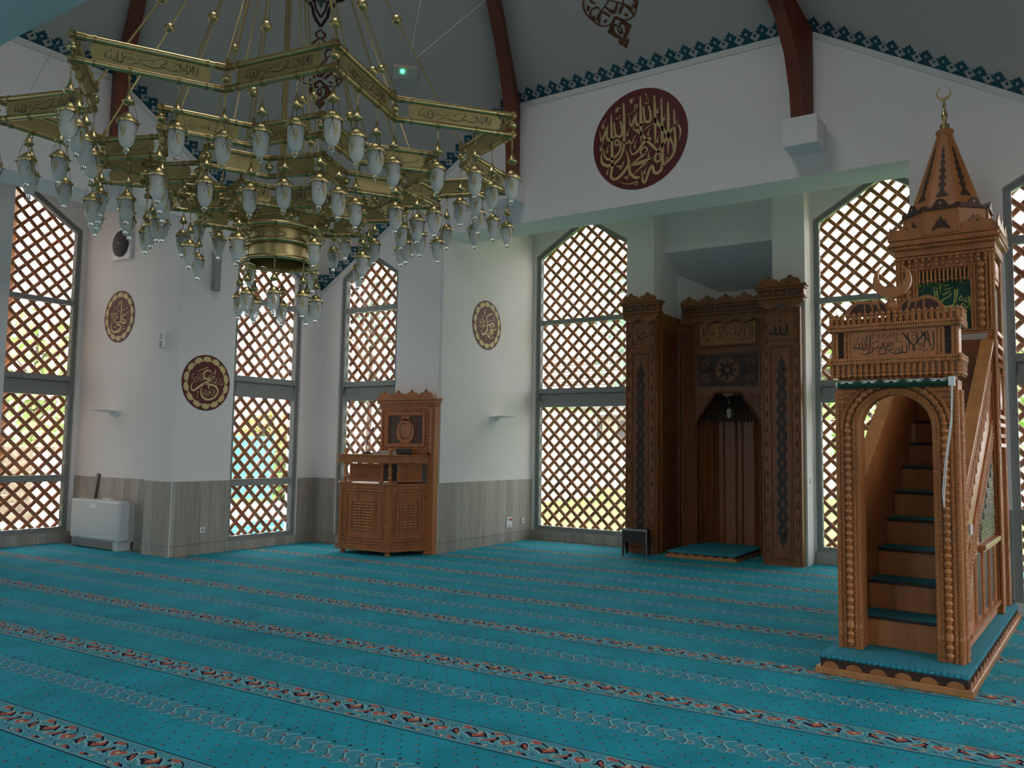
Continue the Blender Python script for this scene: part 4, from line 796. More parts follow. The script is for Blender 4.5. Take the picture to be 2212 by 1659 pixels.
# turret: posts, parapet, canopy
HT = .415
for sx in (-1, 1):
    for yy in (TY0, TY1):
        b = MB(); f = -1 if yy == TY0 else 1
        for dx, dy, r in ((0, 0, .017), (.028, 0, .013), (.05, 0, .013), (0, .028*-f, .014), (0, .055*-f, .014)): b.beads((sx*(HT-dx), yy+dy, BZ), (sx*(HT-dx), yy+dy, 3.50), r, .0135)
        mp(b, 'turret_post')
        b = MB(); b.box(min(sx*(HT-.06), sx*(HT-.004)), max(sx*(HT-.06), sx*(HT-.004)), min(yy+.004*-f, yy+.07*-f), max(yy+.004*-f, yy+.07*-f), BZ, 3.52); mp(b, 'turret_core', 'w', smooth=False)
b = MB()
for zz in (2.72,): b.box(-HT+.05, HT-.05, TY1-.05, TY1-.04, TOPZ, TOPZ+.02); b.box(-HT+.03, HT-.03, TY1-.05, TY1-.02, TOPZ, 2.74)
b.box(-.30, -.26, TY0, TY0+.03, TOPZ, 2.74) if False else None
b.box(-HT+.02, -HT+.05, TY0+.02, TY1, BZ, 2.74); b.box(HT-.05, HT-.02, TY0+.02, TY1, BZ, 2.74); b.box(-HT+.03, HT-.03, TY0+.5, TY1, TOPZ-.03, TOPZ); mp(b, 'turret_body', 'w', smooth=False)
for s in (-1, 1):                                       # parapet panels on the sides
    b = MB()
    g = lambda u, v, d, s=s: V((s*(HT-.012+d), u, v))
    for z in (2.72, 2.60, 2.50, 2.42, 1.93, 1.85, 1.75, 1.66): b.prism([(TY0+.07, z), (TY1-.07, z), (TY1-.07, z+.035), (TY0+.07, z+.035)], g, 0, .03)
    for u in (TY0+.12, TY1-.12):
        b.beads(g(u, 1.97, .02), g(u, 2.41, .02), .012, .014)
    b.prism([(TY0+.2, 2.02), (TY1-.2, 2.02), (TY1-.2, 2.36), (TY0+.2, 2.36)], g, .005, .02)
    mp(b, 'parapet_panel', 'w')
b = MB()
for z in (2.745, 2.77): b.beads((-HT, TY0-.005, z), (HT, TY0-.005, z), .012, .014)
mp(b, 'parapet_rope')
# upper frame of the opening: turned columns and fringe
for s in (-1, 1):
    b = MB()
    for x in (.395, .365): b.beads((s*x, TY0-.014, 2.76), (s*x, TY0-.014, 3.5), .012, .014)
    b.nuts((s*.318, TY0-.01, 2.78), (s*.318, TY0-.01, 3.42), .034, .075, 10)
    for x in (.262, .238): b.beads((s*x, TY0-.012, 2.76), (s*x, TY0-.012, 3.40), .0125, .014)
    mp(b, 'opening_column')
    b = MB(); b.box(min(s*.36, s*.245), max(s*.36, s*.245), TY0, TY0+.02, 2.75, 3.5); mp(b, 'opening_jamb', 'w', smooth=False)
    for z0, z1 in ((2.80, 3.18), (3.24, 3.46)):
        g = lambda u, v, d, s=s: V((s*(HT-.016+d), u, v))
        b = MB()
        if z0 < 3: b.prism([(TY0+.2, z0), (TY1-.2, z0), (TY1-.2, z1), (TY0+.2, z1)], g, 0, .006, 1)
        else:
            b.prism([(TY0+.08, z0), (TY1-.08, z0), (TY1-.08, z1), (TY0+.08, z1)], g, 0, .01, 0); b.prism([(TY0+.16, z0+.04), (TY1-.16, z0+.04), (TY1-.16, z1-.04), (TY0+.16, z1-.04)], g, .01, .022, 0)
        mp(b, 'side_panel', ['w', 'wdd'], smooth=False)
b = MB()
for i in range(13): b.nuts((-.36+i*.06, TY0-.012, 3.41), (-.36+i*.06, TY0-.012, 3.505), .02, .05)
b.beads((-.38, TY0-.014, 3.40), (.38, TY0-.014, 3.40), .012, .014); mp(b, 'top_nut_row')
b = MB(); b.box(-.36, .36, TY0, TY0+.02, 3.38, 3.52); mp(b, 'opening_head', 'w', smooth=False)
g0 = None
for i in range(13):
    g = MB(); h = .135; pr = [q for j in range(7) for q in ((.010, h*.09*j), (.0135, h*(.09*j+.03)), (.0135, h*(.09*j+.06)))]+[(.008, h*.66), (.016, h*.76), (.016, h*.80), (.005, h*.9), (.007, h*.95), (.003, h)]
    if g0 is None: g.lathe([(r, -z) for r, z in pr], seg=8); o = g0 = mp(g, 'fringe_spindle')
    else: o = g0.copy(); COL.objects.link(o); o.parent = MR
    o.location = (-.216+i*.036, TY0+.0, 3.385)
def rb(z, x, r, name='cornice_rope'):
    b = MB()
    for p, q in (((-x, TY0-x+HT, z), (x, TY0-x+HT, z)), ((x, TY0-x+HT, z), (x, TY1+x-HT, z)), ((-x, TY0-x+HT, z), (-x, TY1+x-HT, z))): b.beads(p, q, r, r*.95)
    mp(b, name)
b = MB()
for z0, z1, x in ((3.50, 3.54, .42), (3.54, 3.60, .44), (3.60, 3.66, .455), (3.66, 3.70, .475), (3.70, 3.72, .49)): b.box(-x, x, TY0-(x-HT), TY1+(x-HT), z0, z1)
mp(b, 'cornice', 'w', smooth=False, bevel=.006)
rb(3.515, .43, .016); rb(3.62, .462, .02); rb(3.655, .478, .018)
scal = lambda w: [(-w/2, 0), (-w/2, .035), (-w*.46, .055), (-w*.36, .085), (-w*.22, .09), (-w*.12, .11), (-w*.06, .135), (0, .14)]
def scallops(name, nn, w, f, hole=True, par=None, mt='w', k=1.0):
    b = MB()
    for i in range(nn):
        c = (i-(nn-1)/2)*w; P = scal(w); P = [(x, y*k) for x, y in P]; P = P+[(-x, y) for x, y in P[-2::-1]]
        b.prism([(c+x, y) for x, y in P], f, 0, .012); b.ring(0, .011, lambda u, v, d: f(c+u, .09*k+v, d), -.002, .0, 10, 1)
    return b.build(name, [mt, 'wdd'], par, smooth=False)
scallops('cresting', 3, .31, lambda u, v, d: V((u, TY0-.07+d, 3.72+v)), par=MR); 
for s in (-1, 1): scallops('cresting', 3, .27, lambda u, v, d, s=s: V((s*(.48-d), (TY0+TY1)/2+u, 3.72+v)), par=MR)
# octagonal drum and spire
SCY = (TY0+TY1)/2
def octa(r0, z0, r1, z1, name, mt):
    b = MB(); a0 = pi/8
    P = [V((r0*cos(a0+i*pi/4), SCY+r0*sin(a0+i*pi/4), z0)) for i in range(8)]+[V((r1*cos(a0+i*pi/4), SCY+r1*sin(a0+i*pi/4), z1)) for i in range(8)]
    b.add(P, [(i, (i+1) % 8, 8+(i+1) % 8, 8+i) for i in range(8)]+[tuple(range(8, 16)), tuple(range(8))[::-1]]); return mp(b, name, mt, smooth=False), P
octa(.40, 3.72, .40, 3.97, 'spire_drum', 'w'); _, SP = octa(.345, 3.97, .062, 4.82, 'spire', 'w')
b = MB()
for i in range(8): b.beads(SP[i], SP[8+i], .007, .012); b.beads(V((.40*cos(pi/8+i*pi/4), SCY+.40*sin(pi/8+i*pi/4), 3.72)), V((.40*cos(pi/8+i*pi/4), SCY+.40*sin(pi/8+i*pi/4), 3.97)), .012, .014)
mp(b, 'spire_rib')
b = MB(); ci = MB(); dd = MB()
for i in range(8):
    a = i*pi/4+pi/4; ap_ = .40*cos(pi/8); f = lambda u, v, d, a=a: V(((ap_+d)*cos(a)-u*sin(a), SCY+(ap_+d)*sin(a)+u*cos(a), v))
    P = [(0, .0), (-.15, .0), (-.155, .045), (-.135, .05), (-.11, .03), (-.075, .03), (-.055, .06), (-.03, .095), (0, .105)]; P = P[1:]+[(-x, y) for x, y in P[-2:0:-1]]
    ci.prism([(x, 3.955+y) for x, y in P], f, .004, .02); ci.ring(0, .014, lambda u, v, d: f(u, 4.015+v, d), .020, .0215, 10, 1)
    dd.prism([(x, 3.75+y) for x, y in [(-.085, 0), (-.07, .04), (-.05, .06), (-.045, .09), (-.02, .10), (0, .145), (.02, .10), (.045, .09), (.05, .06), (.07, .04), (.085, 0), (.03, .025), (-.03, .025)]], f, .0, .006)
    def fs(u, t, d, a=a):
        r = .345+(.062-.345)*t; ra = r*cos(pi/8)+d; return V((ra*cos(a)-u*sin(a), SCY+ra*sin(a)+u*cos(a), 3.97+.85*t))
    cw = [(.16, .055), (.19, .045), (.23, .022), (.27, .014), (.315, .038), (.36, .012), (.41, .034), (.455, .011), (.505, .029), (.55, .010), (.60, .024), (.645, .009), (.69, .018), (.73, .007), (.77, .012), (.82, .001)]
    dd.prism([(-w, t) for t, w in cw]+[(w, t) for t, w in cw[::-1]], fs, .0, .005)
mp(ci, 'drum_cresting', ['wd', 'w'], smooth=False); mp(dd, 'walnut_inlay', 'wd', smooth=False)
b = MB(); b.lathe([(.062, 4.80), (.085, 4.83), (.085, 4.85), (.06, 4.87)], (0, SCY, 0), seg=16); mp(b, 'spire_collar', 'w')
b = MB(); b.lathe([(.045, 4.86), (.045, 4.92), (.04, 4.925), (.026, 4.93), (.018, 4.95), (.02, 4.97), (.03, 5.0), (.03, 5.03), (.018, 5.06), (.014, 5.09), (.022, 5.10), (.014, 5.11), (.02, 5.12), (.012, 5.13), (.018, 5.14), (.009, 5.15), (.009, 5.18)], (0, SCY, 0), seg=14)
b.prism(crescent(.070, 0, .016, .42), lambda u, v, d: V((u, SCY+d, 5.245+v)), -.007, .007); mp(b, 'brass_finial', 'brass')
RMW = MR.matrix_basis
def mw(p): return RMW @ V(p)
# hung on the minbar: a rolled green blind with its cord, and the embroidered banner
rbk = tag(empty('roller_blind', mw((0, -.06, 2.10)), RAD(-3.3)), 'rolled up green embroidered blind hung over the arched pulpit gateway', 'blind')
b = MB(); b.rod((-.375, 0, 0), (.375, 0, 0), .030, 16, 0)
for x in [-.31+.155*i for i in range(5)]:
    for s in (-1, 1):
        g = lambda u, v, d: V((x+u, -(.030+d)*cos(v/.03), (.030+d)*sin(v/.03)))
        b.ribbon([(s*.06, .022, .006), (s*.04, .028, .012), (s*.015, .018, .012), (0, .03, .008)], g, .001, 1); b.ribbon([(s*.05, .012, .004), (s*.03, .008, .010), (s*.012, .01, .004)], g, .001, 1)
b.build('rolled_cloth', ['green', 'wemb'], rbk)
b = MB(); b.rod((.375, 0, 0), (.405, 0, 0), .028, 12); b.box(.372, .408, -.03, .03, -.03, .035); b.rod((-.39, 0, 0), (-.375, 0, 0), .022, 12); b.build('blind_bracket', 'pw', rbk)
b = MB(); b.tube([(.392, -.03, -.02), (.385, -.028, -.25), (.34, -.02, -.55), (.318, -.02, -.78), (.325, -.02, -.88)], .004, 5); b.tube([(.398, -.03, -.02), (.388, -.028, -.28), (.35, -.02, -.55), (.330, -.02, -.78), (.325, -.02, -.88)], .004, 5); b.build('pull_cord', 'pw', rbk)
b = MB(); bx, bh = .244, .66
b.box(-bx, bx, 0, .006, 0, bh, 0); kk = bh
fb = plane_fn((-bx, -.001, 0), (1, 0, 0), (0, -1, 0)); b.script('ban', plane_fn((-bx, -.001, -.02), (bx*2/(.72*kk), 0, 0), (0, -1, 0)), .001, 1, kk)
b.flat([(.18, .24), (.245, .285), (.33, .28), (.345, .12), (.25, .10)], fb, .001, 1)
for i in range(8): b.flat([(.255+i*.011, .16), (.258+i*.011, .16), (.256+i*.010, .27), (.253+i*.010, .27)], fb, .002, 0)
o = b.build('banner', ['green', 'ygold'], None, smooth=False); o.location = mw((0, TY0+.03, 2.745)); o.rotation_euler.z = RAD(-3.3)
tag(o, 'green velvet banner embroidered in yellow, hung in the opening of the pulpit turret', 'banner')
b = MB(); b.box(-.012, .012, -.02, .0, 0, .075); b.tube([(0, -.01, 0), (-.004, -.012, -.06)], .003, 5); o = b.build('cord_holder', 'pw', None, bevel=.004); o.location = mw((.44, .19, 1.02)); o.rotation_euler.z = RAD(55)
tag(o, 'small white cord holder fixed to the side of the pulpit gateway', 'cord holder')

# ================================================================ the mihrab (prayer niche panelling)
MO = V((-4.235, 11.72, 0))
MH = tag(empty('mihrab', MO), 'dark carved wooden prayer niche between two wide pilasters with twisted inlay', 'prayer niche')
def mh(b, name, mt='w', **k): b.v = [tuple(V(p)-MO) for p in b.v]; return b.build(name, [MMAP.get(x, x) for x in (mt if isinstance(mt, list) else [mt])], MH, **k)
MYF, MYB = 11.72, 12.65; MMAP = {'w': 'mw', 'wm': 'mwm', 'wl': 'w'}
for x0, x1, key, asp in ((-5.55, -5.05, 'mh2', .95), (-3.41, -2.88, 'all2', 1.35)):
    cx = (x0+x1)/2; f = plane_fn((cx, MYF, 0), (1, 0, 0), (0, -1, 0)); hw = (x1-x0)/2
    b = MB(); b.box(x0, x1, MYF, 11.868, 0, 3.62); mh(b, 'pilaster', 'w', smooth=False)
    b = MB()
    for s in (-1, 1):
        b.beads((cx+s*(hw-.01), MYF-.005, .02), (cx+s*(hw-.01), MYF-.005, 3.6), .014, .022, 7)
        for i in range(17): b.box(cx+s*(hw-.055)-.022, cx+s*(hw-.055)+.022, MYF-.012, MYF, .06+i*.21, .17+i*.21); b.beads((cx+s*(hw-.055), MYF-.002, .175+i*.21), (cx+s*(hw-.055), MYF-.002, .265+i*.21), .02, .018, 7)
    mh(b, 'edge_moulding', 'wm')
    b = MB()
    iw = hw-.09
    for z0, z1 in ((.06, 3.10), (3.16, 3.56)):
        for (p, q) in (((-iw, z0), (iw, z0)), ((-iw, z1), (iw, z1)), ((-iw, z0), (-iw, z1)), ((iw, z0), (iw, z1))): b.bar(f(*p, .006), f(*q, .006), .022, .016, (0, -1, 0))
    for s in (-1, 1): b.nuts(f(s*(iw-.035), .10, .004), f(s*(iw-.035), 3.06, .004), .017, .05, 7)
    for z in (.10, 3.06): b.nuts(f(-iw+.03, z, .004), f(iw-.03, z, .004), .017, .05, 7)
    iz = iw-.075
    for (p, q) in (((-iz, .16), (iz, .16)), ((-iz, 3.0), (iz, 3.0)), ((-iz, .16), (-iz, 3.0)), ((iz, .16), (iz, 3.0))): b.bar(f(*p, .005), f(*q, .005), .018, .014, (0, -1, 0))
    mh(b, 'pilaster_moulding', 'wm')
    b = MB(); k = .36 if key == 'mh2' else .34
    b.box(cx-iw+.012, cx+iw-.012, MYF-.004, MYF, 3.175, 3.548); b.script(key, plane_fn((cx-asp*k/2, MYF-.0045, 3.185), (1, 0, 0), (0, -1, 0)), .001, 1, k); mh(b, 'inscription_panel', ['w', 'ink'], smooth=False)
    b = MB(); per = .19; z0, z1 = .42, 2.76; n = 90; A = .046
    for s in (-1, 1): b.ribbon([(s*A*sin(2*pi*(z0+(z1-z0)*i/n)/per/2), z0+(z1-z0)*i/n, .060) for i in range(n+1)], f, .008+.001*s, sub=1)
    for z, sg in ((z1, 1), (z0, -1)):
        b.prism([(x*1.0, z+sg*y) for x, y in [(-.03, -.03), (-.06, .05), (-.03, .05), (-.055, .10), (-.025, .10), (0, .19), (.025, .10), (.055, .10), (.03, .05), (.06, .05), (.03, -.03)]], f, .002, .009)
    mh(b, 'twisted_inlay', 'mwd', smooth=False)
def entab(x0, x1, y, z, ends, ctr=False):
    """the crowning band of rectangular inlays with cresting above and fringe below"""
    cx = (x0+x1)/2; L = x1-x0; f = plane_fn((cx, y, z), (1, 0, 0), (0, -1, 0)); g = L/2
    b = MB(); dep = .12
    for a, c, e in ((-.06, .0, .02), (.0, .03, .05), (.03, .13, .03), (.13, .165, .05), (.165, .19, .075)):
        b.box(cx-g-(e if ends[0] else 0), cx+g+(e if ends[1] else 0), y-e, y+dep, z+a, z+c)
    mh(b, 'entablature', 'w', smooth=False, bevel=.006)
    b = MB(); n = max(3, round(L/.19)); w = L/n
    for i in range(n):
        u = -g+w*(i+.5); b.prism([(u-w*.43, .042), (u+w*.43, .042), (u+w*.43, .118), (u-w*.43, .118)], f, .03, .033); b.prism([(u-w*.25, .063), (u+w*.25, .063), (u+w*.25, .097), (u-w*.25, .097)], f, .033, .036, 1)
    mh(b, 'rectangle_inlay', ['wd', 'w'], smooth=False)
    k = max(2, round(L/.30)); w = L/k; o = MB(); q = MB()
    for i in range(k):
        c = -g+w*(i+.5); P = scal(w); P = P+[(-x, v) for x, v in P[-2::-1]]
        o.prism([(c+x, .19+v*.95) for x, v in P], f, .062, .074); o.ring(0, .012, lambda u, v, d: f(c+u, .19+.10+v, d), .0741, .0745, 10, 1)
        Pd = [(-w/2, 0), (-w/2, -.02), (-w*.40, -.045), (-w*.30, -.05), (-w*.2, -.075), (-w*.1, -.08), (0, -.115)]; Pd = Pd+[(-x, v) for x, v in Pd[-2::-1]]
        q.prism([(c+x, -.06+v) for x, v in Pd], f, .035, .047); q.ring(0, .010, lambda u, v, d: f(c+u, -.145+v, d), .0471, .0475, 10, 1)
    mh(o, 'cresting', ['w', 'wdd'], smooth=False); mh(q, 'scalloped_fringe', ['w', 'wdd'], smooth=False)
entab(-5.58, -5.02, MYF, 3.70, (1, 1)); entab(-3.44, -2.85, MYF, 3.75, (1, 1)); entab(-4.98, -3.48, MYB-.02, 3.74, (0, 0))
b = MB()
for s, x in ((1, -5.05), (-1, -3.41)):                      # returns between pilasters and the recessed field
    b.box(min(x, x-s*.03), max(x, x-s*.03), 11.86, MYB+.03, 0, 3.7) if False else b.box(min(x, x+s*.02), max(x, x+s*.02), MYF+.02, MYB+.03, 0, 3.72)
mh(b, 'return_panel', 'w', smooth=False)
b = MB()
for s, x in ((1, -5.03), (-1, -3.43)):
    for y0_, y1_ in ((11.90, 12.52),):
        n = 72
        for i in range(n): b.beads((x+s*.004, y0_, .12+i*.047), (x+s*.004, y1_, .12+i*.047), .017, .05, 6, low=.8)
    for yy in (11.87, 12.55, 12.60): b.beads((x+s*.01, yy, .04), (x+s*.01, yy, 3.6), .016, .02, 6)
mh(b, 'ribbed_side', 'wm')
b = MB()
for s, x0, x1 in ((1, -5.01, -4.77), (-1, -3.70, -3.46)):
    b.box(x0, x1, MYB, MYB+.03, 0, 3.72)
    for i in range(72): b.beads((x0+.035, MYB-.002, .12+i*.047), (x1-.035, MYB-.002, .12+i*.047), .017, .05, 6, low=.8)
    for xx in (x0+.015, x1-.012): b.beads((xx, MYB-.006, .04), (xx, MYB-.006, 3.6), .015, .02, 6)
mh(b, 'ribbed_panel', 'wm')
F = plane_fn((-4.235, MYB, 0), (1, 0, 0), (0, -1, 0)); hw = .535
b = MB(); A = [(-hw, 0), (-.50, 0), (-.50, 2.06), (-.20, 2.48), (.20, 2.48), (.50, 2.06), (.50, 0), (hw, 0), (hw, 3.72), (-hw, 3.72)]
b.prism(A, F, -.03, 0); mh(b, 'field_board', 'w', smooth=False)
b = MB()
for z0, z1, m_ in ((3.20, 3.68, .03), (2.58, 3.13, .02)):
    for p, q in (((-hw+m_, z0), (hw-m_, z0)), ((-hw+m_, z1), (hw-m_, z1)), ((-hw+m_, z0), (-hw+m_, z1)), ((hw-m_, z0), (hw-m_, z1))):
        b.bar(F(*p, .006), F(*q, .006), .02, .018, (0, -1, 0))
        if m_ == .03: b.nuts(F(p[0]*.92, p[1]+(.035 if p[1] == z0 else -.035), .006), F(q[0]*.92, q[1]+(.035 if q[1] == z0 else -.035), .006), .015, .045, 7)
for p, q in (((-.51, 2.05), (-.20, 2.50)), ((-.2, 2.50), (.2, 2.50)), ((.2, 2.50), (.51, 2.05))): b.beads(F(*p, .01), F(*q, .01), .018, .024)
for i in range(9):
    z = 2.10+i*.045; x = .53-.0; e = .50-(z-2.06)*.714+.03
    if e < .5: b.beads(F(-.52, z, .002), F(-e, z, .002), .016, .045, 6, low=.8); b.beads(F(e, z, .002), F(.52, z, .002), .016, .045, 6, low=.8)
b.beads(F(-.515, .03, .008), F(-.515, 2.06, .008), .014, .02); b.beads(F(.515, .03, .008), F(.515, 2.06, .008), .014, .02)
mh(b, 'field_moulding', 'wm')
b = MB(); b.prism([(-.46, 3.27), (.46, 3.27), (.46, 3.61), (-.46, 3.61)], F, .001, .006); k = .33; sx = .335
b.script('mih', plane_fn((-4.235-2.75*sx/2, MYB-.0065, 3.275), (sx/k, 0, 0), (0, -1, 0)), .001, 1, k); mh(b, 'verse_panel', ['wl', 'ink'], smooth=False)
b = MB(); b.prism([(-.49, 2.60), (.49, 2.60), (.49, 3.11), (-.49, 3.11)], F, .001, .005, 0); c0 = 2.855
b.ring(0, .185, lambda u, v, d: F(u, c0+v, d), .005, .009, 40, 1)
for i in range(8):
    a = i*pi/4; g = lambda u, v, d, a=a: F(u*cos(a)-v*sin(a), c0+u*sin(a)+v*cos(a), d)
    P = [(0, .06), (.03, .075), (.022, .085), (.034, .115), (.012, .15), (0, .178)]; b.prism(P+[(-x, y) for x, y in P[-2:0:-1]], g, .009, .012, 0); b.prism([(-.012, .03), (.012, .03), (0, .052)], g, .0125, .0135, 1)
    b.ring(.205, .212, lambda u, v, d: F(u, c0+v, d), .005, .008, 10, 1, a, a+pi/4)
b.ring(.028, .078, lambda u, v, d: F(u, c0+v, d), .009, .012, 24, 0); b.ring(.028, .036, lambda u, v, d: F(u, c0+v, d), .012, .0135, 24, 1)
for sx_ in (-1, 1):
    for sz in (-1, 1):
        c = (sx_*.365, c0+sz*.115)
        b.ring(0, .062, F, .005, .008, 24, 1, c=c); b.prism([(c[0]+(.06 if i % 2 == 0 else .025)*sin(i*pi/5), c[1]+(.06 if i % 2 == 0 else .025)*cos(i*pi/5)) for i in range(10)], F, .008, .011, 0)
        for q in ((.24, .20, .10), (.44, .25, .09), (.33, .0, .075)): b.ring(q[2]-.006, q[2], F, .005, .008, 24, 1, c=(sx_*q[0], c0+sz*q[1])) if abs(q[0])+q[2] < .49 and q[1]+q[2] < .255 else b.ring(q[2]-.006, q[2], F, .005, .008, 12, 1, pi/2+(0 if sx_ > 0 else -pi/2) if False else (pi if sz > 0 else 0), (2*pi if sz > 0 else pi), c=(sx_*(.26 if q[0] < .3 else .38), c0+sz*.255))
        b.prism([(sx_*.20, c0-.003), (sx_*.48, c0-.003), (sx_*.48, c0+.003), (sx_*.20, c0+.003)], F, .005, .008, 1)
mh(b, 'rosette_panel', ['wd', 'w'], smooth=False)
b = MB(); ap5 = [(-.50, .03), (-.50, .12), (-.30, .42), (.30, .42), (.50, .12), (.50, .03)]
for i in range(5):
    (a, c), (d, e) = ap5[i], ap5[i+1]; b.add([F(a, 0, -c), F(d, 0, -e), F(d, 2.5, -e), F(a, 2.5, -c)], [(0, 1, 2, 3)])
b.add([F(a, 2.5, -c) for a, c in ap5], [tuple(range(6))]); mh(b, 'apse', 'w', smooth=False)
b = MB()
for a, c in ((-.48, .10), (-.43, .2), (-.36, .31), (-.30, .40), (-.2, .40), (.1, .40), (.3, .40), (.36, .31), (.43, .2), (.48, .10)): b.beads(F(a, .1, -c), F(a, 2.06, -c), .013, .02, 6)
b.nuts(F(.0, .1, -.40), F(.0, 2.06, -.40), .022, .075, 8); mh(b, 'apse_rib', 'wm')
b = MB()
for r in range(7):
    z = 2.06+r*.06; hwid = .50-max(0, (z-2.06)*.70)
    for i in range(18):
        u = -hwid+(2*hwid)*(i+.5)/18; b.lathe([(.004, -.03), (.018, 0), (.018, .03)], F(u, z, -.05-.04*r), (0, 0, 1), 6)
mh(b, 'stalactite_vault', 'wdd')
b = MB(); P = [(-.09, 0), (-.08, -.03), (-.04, -.035), (0, -.07), (.04, -.035), (.08, -.03), (.09, 0)]; b.prism([(u, 2.485+v) for u, v in P], F, -.02, 0); mh(b, 'arch_pendant', 'w', smooth=False)
# hanging lamp in the niche, carpeted step before it
lm = clone(LP); lm.parent = None; lm.location = (-4.215, MYB+.02, 2.47); lm.scale = (.82, .82, .82)
tag(lm, 'small brass hanging lamp inside the pointed arch of the dark prayer niche', 'hanging lamp'); lm.name = 'hanging_lamp'
st = tag(empty('prayer_step', (-4.285, 11.55, 0)), 'low wooden step topped with turquoise carpet in front of the prayer niche', 'step')
b = MB(); b.box(-.535, .535, 0, 1.45, 0, .045); b.build('step_base', 'wl', st, smooth=False, bevel=.006)
b = MB(); b.box(-.515, .515, .02, 1.45, .045, .075); 
b.build('step_riser', 'wd', st, smooth=False)
scallop_parts(st, .05, [lambda u, v, d, i=i: V((-.44+i*.147+u, .019-d, .046+v*.45)) for i in range(7)])
b = MB(); b.box(-.52, .52, .015, 1.45, .075, .10); b.build('step_carpet', 'carpb', st, smooth=False, bevel=.008)
# ================================================================ the preacher's desk
KO = V((-8.35, 9.25, 0)); KR = tag(empty('lecture_desk', KO), 'carved reddish wooden preaching desk with panelled front and high back bearing a quince', 'lecture desk')
def kp(b, name, mt='kw', **k): b.v = [tuple(V(p)-KO) for p in b.v]; return b.build(name, mt, KR, **k)
KP = [V((-8.87, 8.87, 0)), V((-7.955, 8.94, 0)), V((-7.70, 9.57, 0)), V((-8.87, 9.57, 0))]
def plan(o, z0, z1):
    c = KO; P = []
    for i in range(4):
        a, b_, d = KP[i-1], KP[i], KP[(i+1) % 4]; n1 = (b_-a).normalized().cross(V((0, 0, 1))); n2 = (d-b_).normalized().cross(V((0, 0, 1)))
        h = (n1+n2).normalized(); P.append(b_+h*(o/h.dot(n1)))
    return [(p.x, p.y, z0) for p in P]+[(p.x, p.y, z1) for p in P]
def slab(o, z0, z1, q): q.add(plan(o, z0, z1), [(3, 2, 1, 0), (4, 5, 6, 7)]+[(i, (i+1) % 4, 4+(i+1) % 4, 4+i) for i in range(4)])
b = MB(); slab(.035, .06, .11, b); slab(.02, .11, .14, b); kp(b, 'base', 'kw', smooth=False, bevel=.006)
for i, p in enumerate([KP[0]+V((.06, .04, 0)), KP[1]+V((-.02, .02, 0)), KP[2]+V((-.03, -.06, 0)), KP[3]+V((.06, -.04, 0))]):
    b = MB(); b.lathe([(.035, 0), (.045, .012), (.042, .03), (.03, .045), (.04, .06)], p, seg=14); kp(b, 'foot')
b = MB(); slab(0, .14, 1.00, b); kp(b, 'body', 'kw', smooth=False)
def kface(a, c, thin):
    a, c = V(a), V(c); L = (c-a).length; U = (c-a).normalized(); Nn = U.cross(V((0, 0, 1))); f = plane_fn(a, U, Nn)
    b = MB()
    def fr(m, z0, z1, w, d): 
        for p, q in (((m, z0), (L-m, z0)), ((m, z1), (L-m, z1)), ((m, z0), (m, z1)), ((L-m, z0), (L-m, z1))): b.bar(f(*p, d/2), f(*q, d/2), w, d, Nn)
    m = .05 if not thin else .04; fr(m, .17, .965, .025, .02); fr(m+.085, .25, .885, .025, .022); i0 = .24 if not thin else .19; fr(i0, .36, .775, .022, .02)
    fr(i0+.025, .385, .75, .015, .012); kp(b, 'panel_moulding', 'kw', smooth=False, bevel=.004)
    b = MB()
    for p, q in (((m+.045, .2), (m+.045, .935)), ((L-m-.045, .2), (L-m-.045, .935)), ((m+.06, .212), (L-m-.06, .212)), ((m+.06, .925), (L-m-.06, .925))): b.nuts(f(*p, .006), f(*q, .006), .018, .045, 8)
    for j in range(9):
        z = .405+j*.041; b.nuts(f(i0+.035, z, .004), f(L-i0-.035, z, .004), .021, .075, 8)
    kp(b, 'turned_infill', 'wm')
    b = MB()                                            # gallery with small turned grid, above
    b.prism([(.16 if not thin else .14, 1.055), (L-.14, 1.055), (L-.14, 1.315), (.16 if not thin else .14, 1.315)], f, -.045, -.025); n = int((L-.36)/.022)
    for j in range(n): b.nuts(f(.185+j*.022, 1.10, -.020), f(.185+j*.022, 1.30, -.020), .010, .05, 6)
    b.bar(f(.15, 1.075, -.015), f(L-.14, 1.075, -.015), .03, .02, (0, 0, 1)); kp(b, 'gallery_panel', 'kw')
    b = MB(); n = int(L/.021)
    for j in range(n): b.beads(f(.012+j*.021, 1.355, .028), f(.012+j*.021, 1.425, .028), .009, .03, 6, low=.85)
    n = int(L/.030)
    for j in range(n+2): b.lathe([(.004, -.035), (.008, -.03), (.005, -.022), (.014, -.008), (.014, .004), (.008, .02)], f(j*.030-.01, 1.345, .032), (0, 0, 1), 7)
    kp(b, 'fringe_row', 'wm')
kface(KP[0], KP[1], False); kface(KP[1], KP[2], True)
b = MB()
for p in (KP[1],): b.box(p.x-.035, p.x+.02, p.y-.015, p.y+.03, .14, 1.0)
for i in range(14): b.beads(KP[1]+V((-.005, -.014, .16+i*.06)), KP[1]+V((-.005, -.014, .2+i*.06)), .026, .011, 8, low=.9)
for i in range(40): b.ball((KP[0].x-.004, KP[0].y+.004, .16+i*.021), .010, 6)
kp(b, 'corner_post', 'wm')
